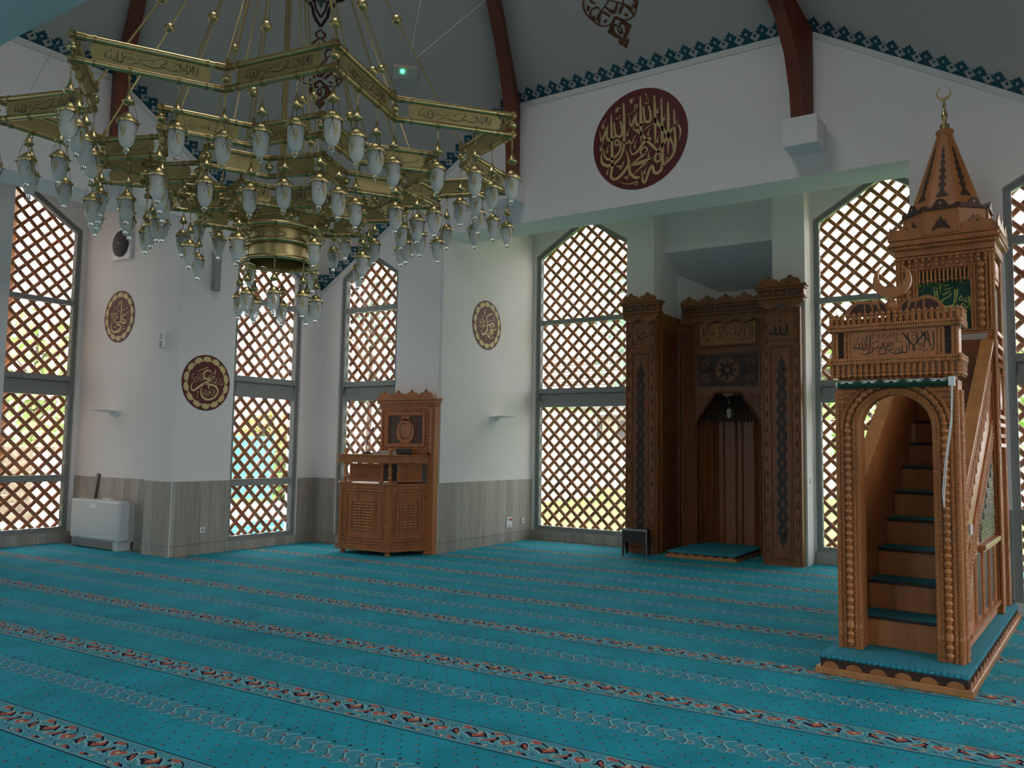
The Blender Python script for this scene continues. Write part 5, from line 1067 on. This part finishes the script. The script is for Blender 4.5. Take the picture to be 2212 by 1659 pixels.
for p in (KP[0]+V((.065, .05, 0)), KP[1]+V((-.03, .045, 0))):
    b = MB(); b.lathe([(.03, 1.05), (.032, 1.06), (.02, 1.075), (.034, 1.10), (.036, 1.12), (.02, 1.14), (.018, 1.16), (.03, 1.20), (.032, 1.235), (.022, 1.28), (.026, 1.30), (.016, 1.32), (.028, 1.335)], p, seg=14); kp(b, 'baluster', 'wm')
    b = MB(); b.lathe([(.02, 1.44), (.022, 1.46), (.03, 1.47), (.018, 1.485)], p, seg=12); b.ball(p+V((0, 0, 1.515)), .032, 14); kp(b, 'ball_finial', 'wm')
    b = MB(); b.lathe([(.10, 1.015), (.11, 1.03), (.10, 1.05)], p, seg=20); kp(b, 'baluster_base')
b = MB(); slab(.012, 1.0, 1.03, b); kp(b, 'ledge', 'kw', smooth=False, bevel=.006)
b = MB(); slab(.02, 1.35, 1.43, b); slab(.04, 1.43, 1.452, b); kp(b, 'desk_top', 'kw', smooth=False, bevel=.006)
b = MB(); b.box(-8.6, -7.95, 9.42, 9.5, 1.05, 1.34); kp(b, 'inner_back', 'wdd', smooth=False)
# high back
f = plane_fn((-8.15, 9.50, 0), (1, 0, 0), (0, -1, 0)); BH = .515
b = MB(); b.box(-8.665, -7.64, 9.50, 9.60, 1.452, 2.20); b.box(-7.72, -7.60, 9.50, 9.615, 0, 2.20); kp(b, 'back_board', 'kw', smooth=False)
b = MB(); 
for z0, z1, e in ((2.18, 2.22, .02), (2.22, 2.27, .045), (2.27, 2.30, .065)): b.box(-8.665-e, -7.60+e, 9.50-e, 9.61, z0, z1)
kp(b, 'back_cornice', 'kw', smooth=False, bevel=.006)
b = MB()
for i in range(4):
    w = .272; c = (i-1.5)*w+.015; P = [(-w/2+.003, 0), (-w/2+.003, .035), (-w*.40, .07), (-w*.27, .08), (-w*.14, .088), (-w*.08, .11), (-w*.05, .128), (0, .13)]; P = P+[(-x, v) for x, v in P[-2::-1]]
    g = lambda u, v, d: f(c+u, 2.30+v, d); b.prism(P, g, .045, .06); b.ring(0, .013, lambda u, v, d: g(u, .095+v, d), .0601, .0604, 10, 1)
kp(b, 'back_cresting', ['kw', 'wdd'], smooth=False)
b = MB(); cx = -.01
def fr2(hw_, z0, z1, w, d):
    for p, q in (((-hw_, z0), (hw_, z0)), ((-hw_, z1), (hw_, z1)), ((-hw_, z0), (-hw_, z1)), ((hw_, z0), (hw_, z1))): b.bar(f(*p, d/2), f(*q, d/2), w, d, (0, -1, 0))
fr2(.465, 1.50, 2.155, .025, .02); fr2(.375, 1.585, 2.075, .03, .03); fr2(.345, 1.612, 2.052, .022, .02)
b.beads(f(.51, 1.46, .006), f(.51, 2.17, .006), .022, .02, 8, low=.85); kp(b, 'back_frame', 'kw', smooth=False, bevel=.004)
b = MB()
for p, q in (((-.42, 1.52), (-.42, 2.14)), ((.42, 1.52), (.42, 2.14)), ((-.42, 1.54), (.42, 1.54)), ((-.42, 2.118), (.42, 2.118))): b.nuts(f(*p, .004), f(*q, .004), .02, .05, 8)
b.nuts(f(.49, 1.46, .01), f(.49, 2.18, .01), .016, .16, 8); kp(b, 'back_nut_row', 'wm')
b = MB(); b.prism([(-.335, 1.62), (.335, 1.62), (.335, 2.045), (-.335, 2.045)], f, .001, .005, 0); c0 = 1.825
for s in (-1, 1):
    for t in (-1, 1):
        b.ribbon([(s*.10, c0+t*.11, .006), (s*.29, c0+t*.17, .006)], f, .0055, 2); b.ribbon([(s*.17, c0, .006), (s*.30, c0, .006)], f, .0055, 2)
        for r, q in ((.07, (.31, .19)), (.09, (.17, .22)), (.09, (.335, .06))): b.ring(r-.006, r, f, .005, .0056, 14, 2, *( (pi, 1.5*pi) if s > 0 and t > 0 else (1.5*pi, 2*pi) if t > 0 else (.5*pi, pi) if s > 0 else (0, .5*pi)), c=(s*q[0], c0+t*q[1]))
b.ring(.20, .206, f, .005, .0056, 40, 2, c=(0, c0-.01))
Q = [(.17*cos(a)*(1-.06*sin(a)), c0-.02+.185*sin(a)) for a in [2*pi*i/40 for i in range(40)]]; b.prism(Q, f, .005, .016, 1)
b.prism([(-.06, c0+.14), (-.075, c0+.215), (-.03, c0+.20), (-.055, c0+.22), (.055, c0+.22), (.03, c0+.20), (.075, c0+.215), (.06, c0+.14)], f, .005, .016, 1)
b.ribbon([(.0, c0+.06, .006), (.02, c0+.09, .014), (-.03, c0+.10, .014), (-.085, c0+.07, .016), (-.105, c0, .018), (-.085, c0-.09, .022), (-.02, c0-.135, .020), (.06, c0-.12, .018), (.115, c0-.05, .016), (.12, c0+.05, .014), (.09, c0+.11, .012), (.05, c0+.13, .01), (.02, c0+.11, .006)], f, .0165, 0)
for s in (-1, 1): b.ribbon([(s*.005, c0+.165, .01), (s*.03, c0+.195, .008)], f, .0165, 0)
kp(b, 'quince_panel', ['wd', 'kw', 'line'], smooth=False)
# things on the desk
mk = tag(empty('desk_microphone', (-8.55, 9.10, 1.453)), 'black gooseneck microphone standing on the left of the preaching desk', 'microphone')
b = MB(); b.box(-.075, .075, -.055, .055, 0, .012); b.box(-.06, .05, -.05, .03, .012, .028); b.build('microphone_base', 'bk', mk, bevel=.006)
b = MB(); b.tube([(-.02, 0, .02), (-.02, .0, .10), (-.005, 0, .19), (.04, 0, .28), (.085, 0, .36)], .005, 6); b.rod((.08, 0, .352), (.108, 0, .40), .013, 10); b.build('gooseneck', 'bk', mk)
for n_, l, c_, x, y, z, sx, sy, sz, mt in (('book', 'thin black book lying flat on the desk behind the microphone', 'book', -8.42, 9.20, 1.453, .20, .14, .024, 'bk'), ('book', 'dark blue book lying at the bottom of the pile beside the black chair back', 'book', -8.20, 9.17, 1.453, .20, .15, .035, 'blue'), ('book', 'white covered book lying on top of the dark blue book', 'book', -8.22, 9.18, 1.489, .21, .15, .016, 'pw'), ('book', 'thin cream booklet lying open near the front ball finial of the desk', 'booklet', -8.06, 9.05, 1.454, .22, .13, .007, 'paper')):
    r = tag(empty(n_ if c_ == 'book' else 'booklet', (x, y, z), RAD(random.uniform(-6, 6))), l, c_, 'books on the preaching desk')
    b = MB(); b.box(-sx/2, sx/2, -sy/2, sy/2, 0, sz*.14); b.box(-sx/2, sx/2, -sy/2, sy/2, sz*.86, sz); b.box(-sx/2, -sx/2+.004, -sy/2, sy/2, sz*.14, sz*.86); b.build('cover', mt, r, smooth=False)
    b = MB(); b.box(-sx/2+.004, sx/2-.004, -sy/2+.003, sy/2-.003, sz*.14, sz*.86); b.build('pages', 'paper', r, smooth=False)
b = MB(); b.prism([(-.15, 0), (.15, 0), (.16, .05), (.13, .09), (-.13, .09), (-.16, .05)], plane_fn((-8.07, 9.36, 1.453), (1, 0, 0), (0, -1, 0)), -.02, .02)
tag(b.build('chair_back', 'dk', None, bevel=.012), 'dark padded chair back showing above the preaching desk', 'chair')
# ================================================================ wall medallions
def medallion(name, key, O, U, Nn, R, label, wreath=True):
    f = plane_fn(O, U, Nn); r = tag(empty(name, O), label, 'medallion'); g = lambda u, v, d: f(u*R, v*R, d)-V(O)
    b = MB(); b.ring(0.0, 1, g, .001, .006, 72); b.build('disc', 'bur', r, smooth=False)
    mt = 'gold' if not wreath else 'goldb'
    if wreath:
        b = MB(); n = 14; b.ring(.775, .86, g, .006, .0075, 84)
        for i in range(n):
            a = 2*pi*(i+.0)/n+pi/2; h = lambda u, v, d, a=a: g((.84+v)*cos(a)-u*sin(a), (.84+v)*sin(a)+u*cos(a), d)
            P = [(0, -.10), (.05, -.085), (.12, -.03), (.165, .055), (.11, .05), (.10, .09), (.045, .085), (0, .115)]; b.prism(P+[(-x, y) for x, y in P[-2:0:-1]], h, .006, .0078)
            b.ring(0, .013, lambda u, v, d: h(u, .035+v, d), .0079, .0082, 8, 1)
            for s in (-1, 1): b.ribbon([(s*.19, .05, .005), (s*.17, -.01, .026), (s*.13, -.06, .006)], h, .0081, 1)
        b.build('wreath', [mt, 'bur'], r, smooth=False)
    b = MB(); b.script(key, g, .0085); b.build('calligraphy', mt, r, smooth=False); return r
medallion('medallion', 'big', (-4.39, yB, 5.645), (1, 0, 0), (0, -1, 0), .672, 'large plain edged burgundy medallion with gold calligraphy, high on the wall between two rafters', False)
medallion('medallion', 'umar', (xA, 7.453, 2.452), (0, 1, 0), (1, 0, 0), .404, 'round wreathed burgundy medallion on the projecting pier left of the lattice window')
medallion('medallion', 'ali', (-11.97, yQ, 3.51), (1, 0, 0), (0, -1, 0), .402, 'narrow looking wreathed medallion on the recessed wall above the grey heater')
medallion('medallion', 'muh', (xCc, 10.83, 3.562), (0, 1, 0), (1, 0, 0), .402, 'wreathed burgundy medallion on the white wall right of the preaching desk')
# ================================================================ ceiling stencils
def stencil(name, O, U, S, label):
    """O tip, U across, S up the slope"""
    U, S = V(U).normalized(), V(S).normalized(); nn = U.cross(S); nn = -nn if nn.z > 0 else nn; f = plane_fn(O, U, nn, S); b = MB()
    half = ['0,0,30 12,45,34 35,70,50 55,95,40 45,125,20', '10,80,24 25,140,40 85,200,60 105,270,70 80,335,50 35,385,34 0,420,28', '90,300,20 150,262,40 128,235,10', '0,190,50 25,250,24 15,300,18 45,325,24 60,300,30', '0,270,10 30,330,18 60,300,10',
            '0,400,18 110,345,20 230,365,22 300,450,22 315,520,30 270,590,24 200,600,16', '0,640,20 120,560,18 230,480,18 300,460,20 355,560,24 360,660,28 310,750,22 220,800,18 120,770,18 0,650,18', '235,380,18 215,470,50 160,545,20 185,600,22 230,595,30', '250,500,14 285,490,40 275,450,10',
            '0,470,60 45,520,40 95,590,20', '330,590,30 290,640,44 300,600,12', '120,420,24 165,390,44', '60,440,30 110,500,44 150,520,26', '0,640,16 85,700,20 60,800,26 110,880,44 60,960,30 0,1000,20', '110,880,44 160,850,20', '0,1000,16 50,1020,30 55,1060,34 20,1090,24 0,1120,20', '215,790,18 240,700,40 190,650,20']
    for st in half:
        pts = [tuple(int(c)/1000 for c in q.split(',')) for q in st.split()]
        for s in (-1, 1): b.ribbon([(s*u, v, w) for u, v, w in pts], f, .004)
    cart = [(0, 0), (.045, .07), (.085, .14), (.10, .22), (.125, .27), (.17, .30), (.20, .35), (.26, .37), (.31, .42), (.34, .50), (.33, .60)]; full = cart+[(u, 1.2-v) for u, v in cart[::-1]]
    for s in (-1, 1):
        b.ribbon([(s*u, 1.15+v, .04) for u, v in full], f, .004, 1, 3); b.ribbon([(s*u*.74, 1.15+.6+(v-.6)*.80, .028) for u, v in full], f, .004, 1, 3)
    b.flat([(u*.50, 1.15+.6+(v-.6)*.62) for u, v in full]+[(-u*.50, 1.15+.6+(v-.6)*.62) for u, v in full[::-1]], f, .003, 2)
    for i in range(5):
        for s in (-1, 1): b.ribbon([(s*-.13, 1.45+i*.12, .02), (s*.13, 1.57+i*.12, .02)], f, .005, 1, 1)
    return tag(b.build(name, ['orn', 'ornd', 'orng'], None, smooth=False), label, 'stencil')
stencil('ceiling_stencil', V((-4.444, 9.35, 6.54+.823*(9.637-9.35))), (1, 0, 0), (0, -1, .823), 'terracotta arabesque stencil on the ceiling facet above the large medallion')
d = V((-.62, .602, 0))
stencil('ceiling_stencil', V((-8.467, 7.846, 6.30)), (.70, .716, .003), (.62, -.602, .745), 'terracotta and plum stencil on the ceiling facet behind the chandelier rods')
# ================================================================ small fittings
def wall_light(O, U, Nn, label):
    f = plane_fn(O, U, Nn); r = tag(empty('wall_light', O), label, 'wall light'); g = lambda u, v, d: f(u, v, d)-V(O)
    b = MB(); b.add([g(-.20, .03, .03), g(.20, .03, .03), g(.20, .055, .30), g(-.20, .055, .30), g(-.20, .045, .03), g(.20, .045, .03), g(.20, .067, .30), g(-.20, .067, .30)], [(0, 3, 2, 1), (4, 5, 6, 7), (0, 1, 5, 4), (1, 2, 6, 5), (2, 3, 7, 6), (3, 0, 4, 7)]); b.build('light_plate', 'pw', r, smooth=False, bevel=.004)
    b = MB(); b.prism([(-.10, .055), (-.10, -.02), (-.06, -.035), (.06, -.035), (.10, -.02), (.10, .055)], g, 0, .04); b.rod(g(0, -.01, .02), g(0, .03, .10), .03, 10); b.build('light_bracket', 'pw', r)
    b = MB(); b.add([g(-.15, .036, .10), g(.15, .036, .10), g(.15, .049, .25), g(-.15, .049, .25)], [(0, 1, 2, 3)]); b.build('diffuser', 'heat', r, smooth=False)
wall_light((xCc, 11.08, 2.03), (0, 1, 0), (1, 0, 0), 'white wall light below the wreathed medallion right of the preaching desk')
wall_light((-11.95, yQ, 2.0), (1, 0, 0), (0, -1, 0), 'white wall light on the recessed wall above the grey heater')
r = tag(empty('loudspeaker', (-11.95, yQ, 4.64)), 'square white plate with round dark mesh, high on the recessed left wall', 'loudspeaker')
b = MB(); b.box(-.25, .25, -.05, -.002, -.25, .25); b.build('speaker_plate', 'pw', r, smooth=False, bevel=.005)
b = MB(); b.lathe([(.001, .05), (.15, .05), (.205, .02), (.205, 0)], (0, -.05, 0), (0, -1, 0), 30); b.build('speaker_mesh', 'dk', r)
b = MB()
for i in range(8): b.bar((0, -.102, 0), (.2*cos(i*pi/4+.2), -.072, .2*sin(i*pi/4+.2)), .004, .004, (0, -1, 0))
b.build('speaker_spoke', 'pg', r, smooth=False)
r = tag(empty('intercom', (-10.50, 6.97, 3.03)), 'small white intercom box mounted on the pier left of the round medallion', 'intercom')
b = MB(); b.box(-.065, .065, -.05, 0, -.11, .11); b.build('intercom_case', 'pw', r, smooth=False, bevel=.005)
b = MB(); b.box(-.05, .0, -.056, -.05, -.10, -.01); b.build('intercom_screen', 'pg', r, smooth=False)
b = MB()
for i in range(6): b.box(-.05, .01, -.054, -.05, .02+i*.014, .027+i*.014)
b.build('intercom_grille', 'pg', r, smooth=False)
r = tag(empty('column_speaker', (xA, 7.50, 3.80)), 'slim vertical grey column speaker on the pier under the chandelier', 'loudspeaker')
b = MB(); b.box(.03, .11, -.05, .05, 0, .62); b.build('speaker_case', 'pg', r, smooth=False, bevel=.005)
b = MB(); b.box(0, .04, -.03, .03, .03, .07); b.box(0, .04, -.03, .03, .5, .54); b.build('speaker_bracket', 'bk', r, smooth=False)
def socket(name, O, U, Nn, w, h, label, kind=0):
    f = plane_fn(O, U, Nn); r = tag(empty(name, O), label, 'light switch' if kind == 2 else 'socket'); g = lambda u, v, d: f(u, v, d)-V(O)
    b = MB(); b.prism([(-w, -h), (w, -h), (w, h), (-w, h)], g, 0, .012); b.build('cover_plate', 'pw', r, smooth=False, bevel=.003)
    b = MB()
    if kind == 0: b.ring(0, .02, g, .0121, .0125, 16); b.build('socket_hole', 'pg', r, smooth=False)
    if kind == 1:
        b.prism([(.01, .02), (.07, .02), (.07, .065), (.01, .065)], g, .012, .016); b.build('red_outlet', 'redl', r, smooth=False)
        b = MB()
        for u in (-.055, -.02): b.ring(0, .016, g, .0121, .0125, 14, c=(u, .045))
        for i in range(4): b.prism([(-.06+i*.022, -.065), (-.048+i*.022, -.065), (-.048+i*.022, -.045), (-.06+i*.022, -.045)], g, .012, .013)
        b.build('socket_hole', 'pg', r, smooth=False)
    if kind == 2: b.prism([(-.02, -.03), (.02, -.03), (.02, .03), (-.02, .03)], g, .012, .016); b.build('rocker', 'pw', r, smooth=False)
socket('wall_socket', (xA+.013, 7.483, .34), (0, 1, 0), (1, 0, 0), .042, .042, 'white socket on the tiled pier below the round medallion')
socket('socket_panel', (xCc+.013, 11.55, .335), (0, 1, 0), (1, 0, 0), .085, .085, 'large white socket panel with a red outlet on the tiled wall', 1)
socket('wall_socket', (xCc+.013, 11.97, .335), (0, 1, 0), (1, 0, 0), .04, .045, 'small white socket right of the panel with the red outlet')
socket('wall_switch', (-2.845, 12.05, 1.174), (0, 1, 0), (1, 0, 0), .04, .04, 'white switch on the lit side of the pillar right of the prayer niche', 2)
r = tag(empty('exit_lamp', (-7.304, 8.312, 6.74)), 'small ceiling box glowing green right of the chandelier rods', 'exit lamp'); nn = V((.62, -.602, -1)).normalized(); U = V((.70, .716, .003)).normalized(); S = nn.cross(U)
g = plane_fn((0, 0, 0), U, nn, S); b = MB(); b.prism([(-.17, -.09), (.17, -.09), (.17, .09), (-.17, .09)], g, 0, .06); b.build('lamp_case', 'ceil', r, smooth=False, bevel=.006)
b = MB(); b.ring(0, .028, g, .06, .075, 14, c=(-.04, .03)); b.build('green_light', 'led', r)
# fan coil heater and stick
r = tag(empty('heater', (-11.89, 6.99, 0)), 'light grey floor heater standing by the left window', 'heater')
b = MB(); b.box(-.64, .64, -.13, .06, .13, .715); b.build('heater_casing', 'heat', r, smooth=False, bevel=.03)
b = MB(); b.box(-.60, .60, -.10, .155, .12, .66); b.box(.48, .60, -.11, .10, .0, .13); b.box(-.60, -.58, -.11, .1, 0, .13); b.build('heater_body', 'heat', r, smooth=False, bevel=.006)
b = MB()
for i in range(8): b.box(-.58, .48, -.115, -.09, .018+i*.013, .026+i*.013)
b.box(-.58, .48, -.09, -.08, .01, .125); b.build('air_grille', 'pg', r, smooth=False)
b = MB(); b.box(.02, .22, -.02, .05, .716, .735); b.box(-.1, .05, -.1335, -.1305, .60, .665); b.build('heater_label', 'pw', r, smooth=False)
b = MB(); b.bar((-12.50, 7.105, .02), (-12.30, 7.125, 1.09), .045, .02, (0, -1, 0)); b.bar((-12.46, 7.11, .02), (-12.26, 7.135, 1.08), .02, .02, (0, -1, 0), 1)
tag(b.build('wooden_slat', ['pg', 'bark'], None, smooth=False), 'thin dark slat leaning on the wall behind the grey heater', 'slat')
# folding stool
r = tag(empty('folding_stool', (-5.23, 11.42, 0), RAD(8)), 'small black folding stool standing before the left pilaster of the prayer niche', 'stool')
b = MB(); b.box(-.19, .19, -.11, .11, .375, .395); b.build('seat', 'bk', r, smooth=False, bevel=.005)
for s in (-1, 1):
    b = MB(); g = lambda u, v, d, s=s: V((u, s*(.10+d), v)); P = [(-.185, .375), (-.185, .0), (-.165, .0), (-.14, .20), (-.10, .20), (.10, .20), (.14, .20), (.165, 0), (.185, 0), (.185, .375)]
    b.prism(P, g, 0, .012); b.build('stool_side', 'bk', r, smooth=False)
    b = MB(); h = lambda u, v, d, s=s: V((s*(.187+d), u, v)); b.prism([(-.11, 0), (-.085, 0), (-.05, .16), (.05, .16), (.085, 0), (.11, 0), (.10, .375), (-.10, .375)], h, -.012, 0); b.build('stool_end', 'bk', r, smooth=False)
b = MB(); b.box(-.195, .195, -.116, -.108, .37, .397); 
for s in (-1, 1): b.box(s*.188-.006, s*.188+.006, -.117, -.111, 0, .37)
b.build('edge_trim', 'pg', r, smooth=False)

# ================================================================ outdoors, seen through the lattices
GZ = -.12
g = MB(); g.add([(-70, -30, GZ), (40, -30, GZ), (40, 80, GZ), (-70, 80, GZ)], [(0, 1, 2, 3)]); o = g.build('outdoor_ground', 'low_bounce', None, smooth=False); struct(o)
g = MB(); g.box(-34, -13.35, 6.4, 26, GZ-.01, GZ+.01); g.box(-16, -10.5, 7.5, 14.5, GZ-.01, GZ+.008); struct(g.build('outdoor_paving', 'pave', None, smooth=False))
g = MB(); g.box(-16, 9, 14.6, 31, GZ-.01, GZ+.012); g.box(-24, -19, 15.6, 19.5, GZ-.01, GZ+.014); o = g.build('lawn', 'grass', None, smooth=False); o['kind'] = 'stuff'; tag(o, 'bright green lawn outside the lattice windows', 'grass')
def tree(x, y, h, r, label, mt='leafa', n=900, z0=.3, group='trees outside the windows'):
    t = tag(empty('tree', (x, y, GZ)), label, 'tree', group); rnd = random.Random(int(x*13+y*7))
    b = MB(); b.tube([(0, 0, 0), (.05, .02, h*.4), (0, 0, h*.9)], [.14, .10, .03], 7)
    for i in range(5):
        a = rnd.random()*6.3; b.tube([(0, 0, h*(.35+.08*i)), (r*.5*cos(a), r*.5*sin(a), h*(.5+.08*i))], [.05, .02], 5)
    b.build('trunk', 'bark', t)
    b = MB()
    for i in range(n):
        a, z, q = rnd.random()*2*pi, rnd.random()*2-1, rnd.random()**.4; k = sqrt(1-z*z); c = V((r*q*k*cos(a), r*q*k*sin(a), h*(z0+(1-z0)*.5)+h*(1-z0)*.5*q*z))
        d = V((rnd.gauss(0, 1), rnd.gauss(0, 1), rnd.gauss(0, 1))).normalized(); e = d.orthogonal().normalized(); w = d.cross(e); s = .10+.16*rnd.random()
        b.add([c+e*s, c+w*s*.6, c-e*s, c-w*s*.6], [(0, 1, 2, 3)])
    b.build('crown', mt, t, smooth=False)
tree(-11.5, 27, 9.0, 2.6, 'bluish tree in front of the tiled house', 'leafb'); tree(-3.6, 27, 6.5, 2.6, 'pale green tree seen past the carved pulpit', 'leafa', 900, .05); tree(.5, 30, 7, 3, 'pale green tree seen right of the carved pulpit', 'leafa', 900, .05)
tree(-23.5, 25, 9.5, 2.6, 'bluish tree behind the turquoise gate', 'leafb', 800); tree(-21.5, 29, 9, 2.0, 'bluish tree behind the white garden house', 'leafb', 800); tree(-22.0, 18.6, 2.9, 1.3, 'yellow green shrub beside the turquoise gate', 'leafy', 700, .02); tree(-19.3, 17.2, 1.7, .8, 'green shrub right of the turquoise gate', 'leafa', 600, 0)
tree(-27, 13.4, 6.0, 2.2, 'green tree beyond the stone stairs', 'leafa', 900, .05); tree(-16.9, 19.8, 2.4, 1.0, 'green shrub by the white garden house', 'leafa', 600, 0)
# house beyond the qibla wall
r = tag(empty('house', (-14, 34, GZ)), 'cream house with a grey tiled roof beyond the lawn', 'house')
b = MB(); b.box(-9, 5.5, 0, 6, 0, 3.4); b.build('house_wall', 'rend', r, smooth=False)
b = MB(); P = [(-.6, 3.35), (5, 6.3), (9, 3.35)]; b.prism([(-.6, 3.35), (4.5, 6.6), (9.6, 3.35), (9.6, 3.2), (4.5, 6.4), (-.6, 3.2)], lambda u, v, d: V((d, u, v)), -9.6, 6)
for i in range(16): 
    t = i/16; b.box(-9.6, 6, -.6+5.1*t-.02, -.6+5.1*t+.03, 3.36+3.25*t, 3.40+3.25*t)
b.build('house_roof', 'rtile', r, smooth=False)
b = MB(); b.rod((-9.6, -.62, 3.25), (6, -.62, 3.25), .09, 8); b.build('gutter', 'gut', r)
for i in range(7):
    b = MB(); b.box(-8.2+i*1.9, -7.1+i*1.9, -.05, 0, 2.15, 2.95); b.build('house_window', 'dwin', r, smooth=False)
b = MB(); b.box(-40, -4, 31.2, 31.5, GZ, 1.75); o = b.build('garden_wall', 'white', None, smooth=False); tag(o, 'long white garden wall behind the lawn', 'wall')
# garden house and gate beyond the corner windows
r = tag(empty('garden_house', (-17.2, 21.5, GZ)), 'small white garden house beyond the corner window', 'house')
b = MB(); b.box(-1.2, 4, 0, 4, 0, 3.0); b.build('house_wall', 'white', r, smooth=False); b = MB(); b.box(-1.5, 4.3, -.4, 4.3, 3.0, 3.2); b.build('house_roof', 'rtile', r, smooth=False)
r = tag(empty('garden_gate', (-19.3, 15.7, GZ), RAD(35)), 'turquoise sheet metal gate outside the corner window', 'gate')
b = MB(); b.box(-.55, .55, 0, .05, .1, 1.9); b.build('gate_sheet', 'turq', r, smooth=False); b = MB()
for x in (-.6, .6): b.box(x-.05, x+.05, -.02, .07, 0, 2.0)
b.build('gate_post', 'turq', r, smooth=False)
r = tag(empty('stone_pier', (-19.5, 14.3, GZ), RAD(35)), 'pinkish stone wall with tiled coping left of the turquoise gate', 'wall')
b = MB(); b.box(-2.2, .35, 0, .4, 0, 2.1); b.build('masonry', 'pink', r, smooth=False); b = MB(); b.prism([(-.2, 2.1), (.2, 2.55), (.6, 2.1)], lambda u, v, d: V((d, u, v)), -2.4, .5); b.build('coping', 'rtile', r, smooth=False)
# stone stairs, rendered wall and railing beyond the left window
r = tag(empty('stone_stairs', (-17.5, 7.9, GZ), RAD(6)), 'worn stone stairs climbing outside the left window', 'stairs')
for i in range(9):
    b = MB(); b.box(-.5-.33*i-.35, -.5-.33*i, -1.0, 1.3, 0, .17*(i+1)); b.build('stair_step', 'stone', r, smooth=False, bevel=.01)
b = MB(); b.box(-34, -13.35, 5.6, 5.9, GZ, 6.5) if False else b.box(-15.6, -13.4, 6.0, 6.25, GZ, 5.6); tag(b.build('rendered_wall', 'rend', None, smooth=False), 'cream roughcast wall standing close outside the left window', 'wall')
b = MB(); b.box(-20.5, -17.0, 10.25, 10.5, GZ, 1.3); tag(b.build('stair_wall', 'white', None, smooth=False), 'low white wall along the stone stairs', 'wall')
r = tag(empty('railing', (-22.4, 8.0, 1.45)), 'black metal railing above the stone stairs', 'railing'); b = MB()
for i in range(22): b.rod((0, -1.5+i*.16, 0), (0, -1.5+i*.16, 1.0), .012, 5)
b.rod((0, -1.5, 1.0), (0, 1.95, 1.0), .02, 6); b.rod((0, -1.5, .1), (0, 1.95, .1), .015, 6); b.build('bars', 'bk', r)
b = MB(); b.box(-26, -21.4, 4, 12, GZ, 1.42); tag(b.build('terrace', 'stone', None, smooth=False), 'raised stone terrace at the top of the stairs', 'terrace')
